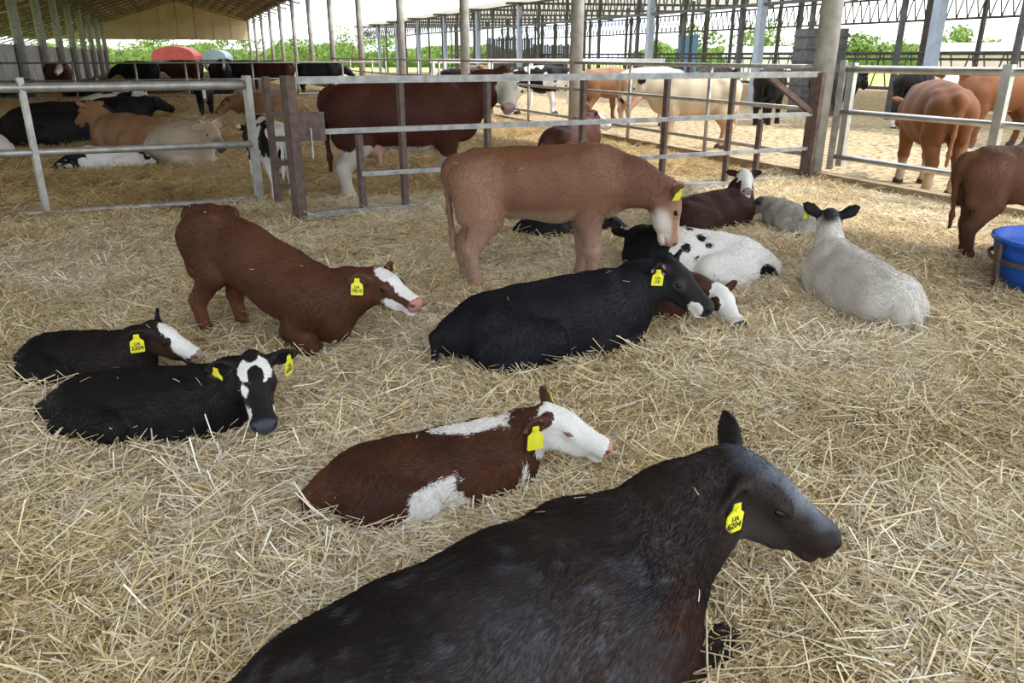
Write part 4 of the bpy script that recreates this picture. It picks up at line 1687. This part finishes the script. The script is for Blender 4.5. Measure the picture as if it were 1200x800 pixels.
def coat_starface(k):
    k.base(BLACK, (0.013, 0.010, 0.009), 3)
    b, h = k.b, k.h
    arc = np.minimum(sph(h, (0.26, 0, 0.02), (0.20, 0.215, 0.16)), -sph(h, (0.37, 0, 0.04), (0.15, 0.10, 0.2)))
    k.white(k.head_only(np.minimum(arc, -sph(h, (0.07, -0.02, 0), (0.11, 0.09, 0.2))) + k.nz(20, 0.02)))
    k.white(k.head_only(sph(h, (0.50, -0.155, -0.07), (0.08, 0.04, 0.08))))
    k.white(k.head_only(sph(h, (0.77, -0.13, -0.19), (0.14, 0.055, 0.08))))
    k.white(k.head_only(sph(h, (0.77, 0.135, -0.2), (0.12, 0.045, 0.06))))
    k.mix(k.head_only(sph(h, (0.62, -0.14, -0.24), (0.14, 0.08, 0.12))), (0.07, 0.028, 0.014), 0.06)
    k.mix(k.head_only(sph(h, (0.62, 0.14, -0.24), (0.14, 0.08, 0.12))), (0.07, 0.028, 0.014), 0.06)
    common(k, (0.055, 0.062, 0.075), earin=(0.05, 0.04, 0.04))


def coat_whitenose(k):
    k.base(BLACK, (0.022, 0.014, 0.012), 3)
    b, h = k.b, k.h
    k.mix(k.head_only(sph(h, (0.45, -0.16, -0.3), (0.25, 0.12, 0.18))), (0.04, 0.018, 0.011), 0.1)
    f = sph(h, (0.68, 0, 0.02), (0.55, 0.24, 0.36)) + k.nz(14, 0.03)
    k.white(k.head_only(f))
    for s in (-1, 1):
        k.notwhite(sph(h, (0.42, s * 0.19, -0.13), (0.10, 0.08, 0.10)))
    common(k, (0.38, 0.25, 0.23))


def coat_rising(k):
    k.base((0.066, 0.025, 0.013), (0.095, 0.037, 0.020), 4)
    b, h = k.b, k.h
    k.white(k.head_only(sph(h, (0.66, 0, -0.10), (0.60, 0.135, 0.45)) + k.nz(14, 0.03)))
    k.white(k.head_only(sph(h, (0.27, 0, -0.0), (0.22, 0.17, 0.11)) + k.nz(14, 0.03)))
    k.white(k.head_only(sph(h, (0.70, 0, -0.34), (0.36, 0.3, 0.13)) + k.nz(14, 0.03)))
    for s in (-1, 1):
        k.notwhite(np.where(k.is_('head'), sph(h, (0.47, s * 0.17, -0.15), (0.15, 0.11, 0.12)), -1))
    k.white(sph(b, (0.50, -0.10, 0.07), (0.06, 0.08, 0.05)) + k.nz(12, 0.03))
    common(k, (0.45, 0.2, 0.16), earin=(0.06, 0.025, 0.018))
    f = sph(b, (-0.42, 0, 0.25), (0.4, 0.5, 0.12))
    k.mix(f, (0.16, 0.06, 0.03), 0.15)


def coat_midblack(k):
    k.base((0.008, 0.008, 0.011), (0.012, 0.011, 0.014), 3)
    h = k.h
    k.mix(k.head_only(sph(h, (0.6, 0, -0.15), (0.5, 0.5, 0.4))), (0.013, 0.011, 0.011), 0.2)
    k.white(k.head_only(sph(h, (0.84, 0, -0.27), (0.17, 0.3, 0.13)) + k.nz(14, 0.02)))
    common(k, (0.022, 0.020, 0.022), earin=(0.42, 0.20, 0.13))
    for s in (-1, 1):
        f = sph(h, (0.40, s * 0.19, -0.13), (0.095, 0.06, 0.085)) - np.maximum(sph(h, (0.40, s * 0.19, -0.125), (0.05, 0.06, 0.03)), 0) * 3
        k.mix(f, (0.075, 0.062, 0.055), 0.04)


def coat_patchhead(k):
    k.base((0.05, 0.018, 0.010), (0.075, 0.026, 0.014), 3)
    h = k.h
    k.white(k.head_only(sph(h, (0.55, 0, -0.08), (0.6, 0.30, 0.42)) + k.nz(14, 0.02)))
    for s in (-1, 1):
        k.notwhite(sph(h, (0.37, s * 0.2, -0.14), (0.14, 0.10, 0.13)))
    k.notwhite(sph(h, (0.72, 0.10, -0.10), (0.11, 0.07, 0.08)))
    common(k, (0.06, 0.055, 0.06))


def coat_tan(k):
    k.base(TAN1, (0.22, 0.105, 0.063), 3.2)
    b, h = k.b, k.h
    k.mix(sph(b, (-0.45, 0, 0.62), (0.16, 0.4, 0.25)) + k.nz(5, 0.05), (0.36, 0.20, 0.125), 0.2)
    k.mix(0.44 - b[:, 2] + k.nz(6, 0.1), (0.40, 0.25, 0.18), 0.25)
    k.mix(np.where(k.is_('trunk'), 0.56 - b[:, 2], -1), (0.36, 0.24, 0.155), 0.08)
    k.mix(np.where(k.is_('trunk'), sph(b, (-0.1, 0, 0.93), (0.35, 0.12, 0.10)), -1), (0.17, 0.065, 0.03), 0.12)
    k.mix(k.head_only(sph(h, (0.62, 0, -0.1), (0.45, 0.4, 0.3))), (0.36, 0.19, 0.115), 0.15)
    k.mix(k.head_only(sph(h, (0.62, 0, -0.37), (0.36, 0.4, 0.17)) + k.nz(10, 0.08)), (0.66, 0.56, 0.48), 0.07)
    k.mix(k.head_only(sph(h, (0.76, 0, -0.10), (0.25, 0.10, 0.14)) + k.nz(10, 0.06)), (0.62, 0.50, 0.42), 0.07)
    common(k, (0.50, 0.28, 0.23), hoof=(0.22, 0.14, 0.10))


def coat_spotted(k):
    k.base(BLACK)
    b, h = k.b, k.h
    k.white(np.where(k.is_('head', 'muzzle', 'ear', 'earin'), -1, 0.20 - b[:, 0] + k.nz(7, 0.22)))
    for c, r in (((-0.05, 0.12, 0.46), 0.045), ((0.05, 0.02, 0.48), 0.05), ((-0.18, -0.02, 0.47), 0.035), ((0.08, 0.2, 0.38), 0.045), ((-0.28, -0.1, 0.43), 0.03),
                 ((-0.12, 0.18, 0.40), 0.03), ((-0.62, 0.1, 0.1), 0.14), ((0.0, -0.12, 0.44), 0.035), ((-0.02, 0.24, 0.30), 0.025)):
        k.notwhite(np.where(k.is_('leg', 'hoof'), -1, sph(b, c, r) + k.nz(14, 0.03)))
    common(k)


def coat_black(k):
    k.base(BLACK, (0.02, 0.016, 0.015), 3)
    common(k)


def coat_darkbrown_whiteface(k):
    k.base((0.028, 0.011, 0.008), (0.05, 0.018, 0.012), 3)
    h = k.h
    k.white(np.where(k.is_('neck', 'trunk', 'leg'), -1, k.head_only(sph(h, (0.5, 0, -0.15), (0.7, 0.42, 0.5)))))
    k.white(np.where(k.is_('neck'), sph(h, (-0.05, 0, -0.1), (0.35, 0.35, 0.4)), -1))
    k.notwhite(np.where(k.is_('ear', 'earin'), 0.05, -1))
    common(k, (0.35, 0.22, 0.2), eyecol=(0.12, 0.07, 0.05))


def coat_greyroan(k):
    k.base((0.40, 0.36, 0.32), (0.52, 0.48, 0.43), 5)
    h = k.h
    k.mix(k.head_only(sph(h, (0.15, 0, -0.1), (0.3, 0.3, 0.3))), (0.06, 0.045, 0.04), 0.2)
    k.mix(np.where(k.is_('ear', 'earin'), 0.1, -1), (0.035, 0.025, 0.022), 0.05)
    common(k)


def coat_white_darkpoll(k):
    k.base((0.60, 0.56, 0.50), (0.68, 0.64, 0.585), 5)
    h = k.h
    k.mix(sph(k.b, (-0.5, 0.0, 0.1), (0.35, 0.5, 0.15)), (0.52, 0.46, 0.38), 0.2)
    k.mix(np.where(k.is_('head', 'neck', 'ear', 'earin'), sph(h, (-0.12, 0, 0.02), (0.62, 0.17, 0.36)) + k.nz(12, 0.06), -1), (0.035, 0.032, 0.036), 0.08)
    k.mix(k.head_only(sph(h, (0.45, 0, -0.0), (0.3, 0.13, 0.2)) + k.nz(12, 0.1)), (0.06, 0.055, 0.06), 0.08)
    k.mix(np.where(k.is_('ear', 'earin'), 0.1, -1), (0.012, 0.011, 0.012), 0.05)
    common(k)


def coat_brown_plain(k):
    k.base((0.10, 0.040, 0.020), (0.16, 0.068, 0.034), 3.5)
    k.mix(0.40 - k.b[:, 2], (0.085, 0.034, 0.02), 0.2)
    common(k)


def coat_hereford_cow(k):
    k.base((0.048, 0.014, 0.009), (0.088, 0.026, 0.014), 3)
    b, h = k.b, k.h
    k.white(k.head_only(np.where(k.is_('neck'), -1, sph(h, (0.5, 0, -0.1), (0.75, 0.5, 0.6)))))
    k.white(np.where(k.is_('trunk', 'neck'), np.minimum(0.475 - b[:, 2], 0.3) + k.nz(6, 0.06), -1))
    k.white(np.where(k.is_('leg'), 0.42 - b[:, 2] + k.nz(6, 0.14) + 0.05 * (b[:, 0] < 0), -1))
    k.white(np.where(k.is_('trunk', 'neck'), np.minimum(sph(b, (0.36, 0, 1.0), (0.16, 0.06, 0.06)), 0.2), -1))
    k.patch[k.is_('tail')] = -1
    k.notwhite(np.where(k.is_('ear', 'earin'), 0.05, -1))
    k.mix(np.where(k.is_('udder'), 0.1, -1), (0.55, 0.30, 0.26), 0.05)
    k.patch[k.is_('udder')] = -1
    common(k, (0.4, 0.25, 0.22), eyecol=(0.35, 0.25, 0.2))


def coat_pied(k):
    k.base(BLACK)
    b = k.b
    k.white(fbm(b, 4.5, k.seed) * 0.5 - 0.245)
    k.white(np.where(k.is_('leg', 'tail'), 0.45 - b[:, 2] + k.nz(8, 0.1), -1))
    common(k)


def coat_cream(k):
    k.base((0.46, 0.37, 0.25), (0.56, 0.49, 0.37), 3)
    k.mix(0.50 - k.b[:, 2], (0.55, 0.36, 0.22), 0.4)
    k.mix(np.where(k.is_('ear', 'earin'), 0.1, -1), (0.04, 0.03, 0.03), 0.05)
    common(k)


def coat_palepink(k):
    k.base((0.46, 0.26, 0.16), (0.56, 0.37, 0.26), 3)
    k.mix(np.where(k.is_('trunk', 'neck'), k.b[:, 2] - 0.72 + k.nz(4, 0.12), -1), (0.48, 0.43, 0.39), 0.1)
    k.mix(0.25 - k.b[:, 2], (0.6, 0.5, 0.42), 0.1)
    common(k)


def coat_red_cow(k):
    k.base((0.15, 0.055, 0.020), (0.22, 0.088, 0.036), 3)
    k.mix(np.where(k.is_('tail'), 0.1, -1), (0.26, 0.12, 0.055), 0.05)
    k.mix(np.where(k.is_('leg'), 0.22 - k.b[:, 2], -1), (0.5, 0.36, 0.24), 0.1)
    common(k)


def coat_red_whiteface(k):
    k.base((0.14, 0.050, 0.020), (0.20, 0.078, 0.032), 3)
    k.white(k.head_only(np.where(k.is_('neck', 'ear', 'earin'), -1, sph(k.h, (0.5, 0, -0.1), (0.8, 0.5, 0.6)))))
    k.white(np.where(k.is_('trunk'), 0.47 - k.b[:, 2] + k.nz(5, 0.05), -1))
    common(k, (0.4, 0.25, 0.22))


def coat_tan_cow(k):
    k.base((0.22, 0.105, 0.050), (0.30, 0.16, 0.085), 3)
    common(k)


def coat_creamgrey(k):
    k.base((0.40, 0.30, 0.215), (0.50, 0.40, 0.30), 3)
    k.mix(k.head_only(sph(k.h, (0.85, 0, -0.2), (0.28, 0.3, 0.25))), (0.10, 0.10, 0.105), 0.1)
    k.mix(k.head_only(sph(k.h, (0.35, 0, 0.0), (0.35, 0.2, 0.12))), (0.40, 0.25, 0.15), 0.2)
    k.mix(sph(k.b, (0.42, 0, 0.08), (0.16, 0.3, 0.10)), (0.6, 0.52, 0.43), 0.1)
    common(k, (0.10, 0.10, 0.10), earin=(0.50, 0.36, 0.20))


def coat_white(k):
    k.base((0.62, 0.57, 0.50), (0.70, 0.65, 0.58), 3)
    k.mix(sph(k.b, (-0.3, -0.2, 0.36), (0.06, 0.1, 0.05)), (0.04, 0.03, 0.03), 0.03)
    common(k)


def coat_whiteblaze(k):
    k.base(BLACK, (0.022, 0.016, 0.014), 3)
    k.white(k.head_only(sph(k.h, (0.5, 0, 0.0), (0.6, 0.10, 0.3))))
    k.white(np.where(k.is_('leg'), 0.16 - k.b[:, 2], -1))
    common(k, (0.2, 0.14, 0.13))


def coat_darkred(k):
    k.base((0.055, 0.018, 0.011), (0.09, 0.03, 0.016), 3)
    common(k)


def coat_darkred_whiteface(k):
    coat_darkred(k)
    k.white(k.head_only(np.where(k.is_('ear', 'earin', 'neck'), -1, sph(k.h, (0.55, 0, -0.05), (0.7, 0.25, 0.45)))))
    common(k, (0.3, 0.2, 0.18))


# --- the pen in front
make_cow(dict(label='big dark black-brown calf with frosted grey forehead, lying in profile with one yellow tag', pose='lie', loc=(-0.04, 1.45), yaw=34, S=1.05, side=-1, girth=1.05, hl=0.365, fore=0.12,
              neck=(-4, 31, 0.42), head=(-38, -32, 0), ears=(28, -30), earback=24, tags=(-1,), tagtext=('UA', '6204'), coat=coat_big_black, seed=3, res=0.0085, fur=90000, furlen=0.022, furw=0.0007, wisps=10))
make_cow(dict(label='small red-brown calf with white face and white flank patch lying with closed eyes', pose='lie', loc=(-0.27, 2.43), yaw=15, S=0.615, side=-1, eyeshut=True, hl=0.455,
              neck=(-5, 45, 0.39), head=(-25, -24, 0), ears=(25, -10), earback=35, tags=(-1, 1), coat=coat_hereford_calf, seed=5, res=0.008, fur=45000, furlen=0.016, furw=0.0008, wisps=6))
make_cow(dict(label='black calf with white forehead star facing the viewer, two yellow ear tags', pose='lie', loc=(-1.52, 2.97), yaw=-4, S=0.665, hl=0.50, side=-1,
              neck=(5, 45, 0.42), head=(-62, -36, 0), ears=(12, -2), earback=5, tags=(-1, 1), tagtext=('UA', '6002'), coat=coat_starface, seed=7, res=0.009, fur=30000, furw=0.0009, wisps=8))
make_cow(dict(label='black calf with white muzzle lying behind the star-faced calf', pose='lie', loc=(-2.08, 3.55), yaw=-14, S=0.585, hl=0.46, side=-1,
              neck=(6, 50, 0.40), head=(10, -28, 0), ears=(20, -25), earback=35, tags=(-1,), tagtext=('UA', '2204'), coat=coat_whitenose, seed=9, res=0.009, fur=26000, furw=0.0009, wisps=6))
make_cow(dict(label='red-brown calf getting up, hindquarters raised and knees in the straw', pose='rise', loc=(-1.31, 4.04), yaw=-18, S=0.80, forex=(0, 0), hindx=(-0.02, 0.12),
              neck=(14, 32, 0.43), head=(-16, -18, 0), ears=(5, -5), earback=25, tags=(-1, 1), tagtext=('UA', '7810'), coat=coat_rising, seed=11, res=0.010, fur=36000, furw=0.0011, wisps=8))
make_cow(dict(label='black calf with tan inner ears and pale muzzle rim lying mid pen', pose='lie', loc=(0.23, 3.88), yaw=16, S=0.885, side=-1,
              neck=(-5, 38, 0.42), head=(-48, -35, 0), ears=(0, -20), earback=12, tags=(-1,), tagtext=('UA', '10'), coat=coat_midblack, seed=13, res=0.011, fur=36000, furw=0.0011, wisps=6))
make_cow(dict(label='brown calf with white patched face resting beside the middle black calf', pose='lie', loc=(0.74, 4.50), yaw=-12, S=0.70, hl=0.45, side=1,
              neck=(-10, 16, 0.32), head=(-56, -25, 0), ears=(10, -5), coat=coat_patchhead, seed=15, res=0.010))
make_cow(dict(label='tan calf standing with lowered head and pale legs, yellow ear tag', pose='stand', loc=(0.19, 5.14), yaw=6, S=0.985, hindx=(0.02, -0.03), forex=(0.0, -0.04),
              neck=(-10, -8, 0.50), head=(4, -80, 0), ears=(0, -10), earback=30, tags=(-1,), coat=coat_tan, seed=17, res=0.011, fur=40000, furlen=0.02, furw=0.0012, wisps=26))
make_cow(dict(label='white calf with scattered black spots and black front lying behind the middle black calf', pose='lie', loc=(1.28, 5.36), yaw=172, S=0.80, side=1,
              neck=(-62, 22, 0.30), head=(-105, -35, 0), coat=coat_spotted, seed=19, res=0.012, fur=16000, furw=0.0012))
make_cow(dict(label='all black calf lying low behind the standing tan calf', pose='lie', loc=(0.46, 6.75), yaw=15, S=0.62, side=-1,
              neck=(0, 5, 0.32), head=(0, -30, 0), coat=coat_black, seed=21, res=0.018))
make_cow(dict(label='dark brown calf with white face turned back lying beside the spotted calf', pose='lie', loc=(1.83, 7.09), yaw=22, S=0.77, side=-1,
              neck=(40, 62, 0.44), head=(-118, -22, 0), ears=(-5, -5), earback=10, coat=coat_darkbrown_whiteface, seed=23, res=0.014, fur=9000, furw=0.0014))
make_cow(dict(label='grey roan calf with dark poll lying at the edge of the sunlit straw', pose='lie', loc=(2.56, 6.95), yaw=112, S=0.62, side=1,
              neck=(11, 28, 0.36), head=(20, -35, 0), ears=(0, 0), coat=coat_greyroan, seed=25, res=0.014, fur=9000, furw=0.0014))
make_cow(dict(label='large white calf seen from behind, black nape and ears, lying on the straw', pose='lie', loc=(2.17, 4.72), yaw=99, S=0.825, side=-1, hl=0.44,
              neck=(-22, 56, 0.46), head=(-32, -22, 0), ears=(-30, -30), earback=15, tags=(1,), coat=coat_white_darkpoll, seed=27, res=0.012, fur=24000, furw=0.0012))
make_cow(dict(label='plain brown calf standing behind the blue tub', pose='stand', loc=(3.86, 5.80), yaw=2, S=0.90, hindx=(0.0, 0.10),
              neck=(0, 20, 0.40), head=(0, -40, 0), coat=coat_brown_plain, seed=29, res=0.013, fur=14000, furw=0.0013))

# --- standing and lying behind the gates
COW = dict(name='cow', cat='cow', age=1.0, girth=1.14, res=0.02)


def cow(**kw):
    d = dict(COW)
    d.update(kw)
    return make_cow(d)


cow(label='big dark red cow with white face standing broadside behind the brown gate', pose='stand', loc=(-1.17, 8.74), yaw=16, S=1.38, dz=-0.05, hl=0.375, udder=True, girth=1.2, patchcol=(0.56, 0.51, 0.44),
    neck=(-6, 34, 0.47), head=(-98, -40, 0), ears=(8, 8), earback=5, coat=coat_hereford_cow, seed=31, res=0.014, fur=20000, furlen=0.022, furw=0.0016)
make_cow(dict(label='black and white pied calf standing behind the thick rusty gate post', pose='stand', loc=(-2.72, 8.85), yaw=122, S=0.88,
              neck=(0, 10, 0.38), head=(0, -40, 0), coat=coat_pied, seed=33, res=0.014))
cow(label='dark red cow lying behind the brown gate with its head turned away', pose='lie', loc=(0.98, 12.9), yaw=48, S=1.1, girth=1.05, side=-1,
    neck=(20, 45, 0.40), head=(-30, -30, 0), coat=coat_darkred_whiteface, seed=35, res=0.02)
cow(label='cream white cow standing in the sunlit yard, facing the round column, with lowered head', pose='stand', loc=(3.32, 14.8), yaw=184, S=1.36, straw=False, dz=0.0,
    neck=(10, 25, 0.40), head=(4, -42, 0), coat=coat_cream, seed=37, res=0.018)
cow(label='pale pinkish cow with grey back standing in the yard behind the cream cow', pose='stand', loc=(3.35, 19.8), yaw=28, S=1.42, straw=False, dz=0.0,
    neck=(0, 10, 0.40), head=(0, -35, 0), coat=coat_palepink, seed=39, res=0.024)
cow(label='light brown cow seen from its rump next to the pale pinkish cow', pose='stand', loc=(2.45, 21.4), yaw=38, S=1.38, straw=False, dz=0.0,
    neck=(0, 10, 0.40), head=(0, -35, 0), coat=coat_tan_cow, seed=40, res=0.026)
cow(label='red cow seen from behind in the yard, tail hanging, behind the bright silver fence', pose='stand', loc=(5.45, 10.35), yaw=80, S=1.36, straw=False, dz=0.0, girth=1.25,
    neck=(0, 5, 0.40), head=(0, -40, 0), coat=coat_red_cow, seed=41, res=0.016)
cow(label='red-brown cow with white face looking over the back of the red cow', pose='stand', loc=(9.2, 15.3), yaw=190, S=1.42, straw=False, dz=0.0,
    neck=(8, 28, 0.42), head=(46, -35, 0), ears=(0, 0), earback=5, coat=coat_red_whiteface, seed=43, res=0.02)
for i, (x, y, yw, ct, lab) in enumerate((
        (6.55, 20.6, 62, coat_black, 'black cow in the shade of the second barn, next to the brown gate brace'),
        (7.8, 19.6, 40, coat_black, 'black cow standing in the shade beside the near round column'),
        (9.6, 19.4, 50, coat_whiteblaze, 'black cow with white feet in the shade behind the bright silver fence'),
        (12.4, 19.4, 60, coat_black, 'black cow in the shade behind the blue-grey post'),
        (5.6, 22.6, 55, coat_black, 'black cow at the feed barrier beyond the cream cow'))):
    cow(label=lab, pose='stand', loc=(x, y), yaw=yw, S=1.42, straw=False, dz=0.0, girth=1.25, neck=(0, 20, 0.40), head=(0, -35, 0), coat=ct, seed=44 + i, res=0.026)
cow(label='white cow with black patches standing by the white barrier', pose='stand', loc=(0.75, 24.2), yaw=-12, S=1.4, straw=False, dz=0.0, neck=(0, 15, 0.4), head=(0, -35, 0), coat=coat_pied, seed=50, res=0.028)
cow(label='tan cow with pale muzzle looking over the white barrier', pose='stand', loc=(-1.5, 29.9), yaw=-60, S=1.35, straw=False, dz=0.0, neck=(0, 30, 0.4), head=(-20, -35, 0), coat=coat_tan_cow, seed=51, res=0.03)
cow(label='black cow standing in the yard behind the big red cow', pose='stand', loc=(-1.6, 26.1), yaw=-20, S=1.3, straw=False, dz=0.0, neck=(0, 15, 0.4), head=(0, -35, 0), coat=coat_black, seed=52, res=0.028)

# --- the left pen
cow(label='tan cow lying with raised head turned to the wall, behind the cream horned cow', pose='lie', loc=(-6.15, 12.9), yaw=163, S=1.28, side=1,
    neck=(3, 57, 0.40), head=(-7, -37, 0), ears=(0, -10), coat=coat_tan_cow, seed=53, res=0.018)
cow(label='cream grey cow with horn and dark muzzle lying at the gate', pose='lie', loc=(-4.78, 11.5), yaw=-46, S=1.22, side=-1, horns=(-1, 1),
    neck=(10, 38, 0.37), head=(12, -39, 0), ears=(10, 10), earback=5, coat=coat_creamgrey, seed=54, res=0.016)
make_cow(dict(label='small black and white calf lying in front of the tan cow', pose='lie', loc=(-5.62, 11.0), yaw=198, S=0.78, side=1,
              neck=(0, 5, 0.32), head=(0, -30, 0), coat=coat_pied, seed=4, res=0.018))
cow(label='black cow lying behind the slanting cream gate upright', pose='lie', loc=(-7.9, 13.9), yaw=12, S=1.3, side=-1, neck=(10, 20, 0.38), head=(10, -30, 0), coat=coat_black, seed=55, res=0.024)
cow(label='second black cow lying further back along the left pen wall', pose='lie', loc=(-9.0, 15.6), yaw=5, S=1.3, side=-1, neck=(10, 30, 0.38), head=(10, -30, 0), coat=coat_black, seed=56, res=0.026)
cow(label='white cow lying at the picture edge, only its rump in view', pose='lie', loc=(-8.35, 12.15), yaw=172, S=1.05, side=1, neck=(0, 30, 0.38), head=(0, -30, 0), coat=coat_white, seed=57, res=0.022)
cow(label='black cow with small white ear mark lying behind the tan cow', pose='lie', loc=(-9.1, 18.5), yaw=8, S=1.25, side=-1, neck=(0, 28, 0.38), head=(15, -25, 0), coat=coat_black, seed=58, res=0.026)
cow(label='off-white cow lying behind the raised head of the tan cow', pose='lie', loc=(-10.3, 20.6), yaw=10, S=1.2, side=-1, neck=(0, 35, 0.38), head=(-40, -30, 0), coat=coat_pied, seed=61, res=0.028)
make_cow(dict(label='black calf with white blaze standing head-on beside the light tan cow', pose='stand', loc=(-7.55, 19.9), yaw=-70, S=0.98, neck=(0, 15, 0.36), head=(0, -55, 0), coat=coat_whiteblaze, seed=59, res=0.024))
cow(label='light tan cow lying behind the gate end post with lowered head', pose='lie', loc=(-6.1, 20.2), yaw=188, S=1.3, side=1, neck=(10, 20, 0.38), head=(10, -40, 0), coat=coat_tan_cow, seed=60, res=0.026)

# --- the far herd beyond the thin pipe fence
FAR = (
    ('dark red cow with white face standing in front of the concrete wall', 'stand', -4.1, 34.8, -40, coat_darkred_whiteface, (-30, 30, 0.4), (-70, -40, 0), ()),
    ('black cow lying at the foot of the concrete wall', 'lie', -5.1, 32.2, 100, coat_black, (0, 35, 0.4), (0, -30, 0), ()),
    ('black cow with white blaze lying beside the dark red white-faced cow', 'lie', -3.1, 31.9, -30, coat_whiteblaze, (0, 45, 0.4), (-40, -35, 0), ()),
    ('black and white cow lying with raised head, second from the dark red white-faced cow', 'lie', -1.9, 32.6, -50, coat_pied, (0, 45, 0.4), (-30, -35, 0), ()),
    ('large black cow standing broadside by the wall end', 'stand', -1.4, 36.4, 170, coat_black, (0, 5, 0.4), (0, -40, 0), ()),
    ('dark brown cow lying below the large black cow', 'lie', -0.6, 33.4, 12, coat_darkred, (0, 35, 0.4), (-20, -35, 0), ()),
    ('dark red cow with pale patch standing under the red tarpaulin trailer', 'stand', 0.3, 38.2, 175, coat_darkred, (0, 10, 0.4), (0, -40, 0), ()),
    ('dark brown cow with white face lying in the middle of the far herd', 'lie', 1.2, 32.2, -20, coat_darkred_whiteface, (0, 40, 0.4), (-50, -40, 0), ()),
    ('black horned cow with white muzzle mark facing over the fence', 'stand', 1.6, 34.4, -55, coat_whiteblaze, (-10, 38, 0.42), (-25, -40, 0), (-1, 1)),
    ('black cow standing between the horned cow and the straw rope post', 'stand', 2.6, 36.0, 10, coat_black, (0, 12, 0.4), (0, -40, 0), ()),
    ('dark brown cow standing behind the ladder-like latch post', 'stand', 3.6, 33.6, 165, coat_darkred, (0, 12, 0.4), (0, -40, 0), ()),
    ('black cow standing end of the far herd nearest the columns', 'stand', 5.3, 33.4, 5, coat_black, (0, 8, 0.4), (0, -40, 0), ()),
)
for i, (lab, ps, l, s_, yw, ct, nk, hd, hn) in enumerate(FAR):
    p = SL(s_, l)
    cow(label=lab, pose=ps, loc=(p.x, p.y), yaw=yw, S=1.36, neck=nk, head=hd, horns=hn, coat=ct, seed=70 + i, res=0.032)
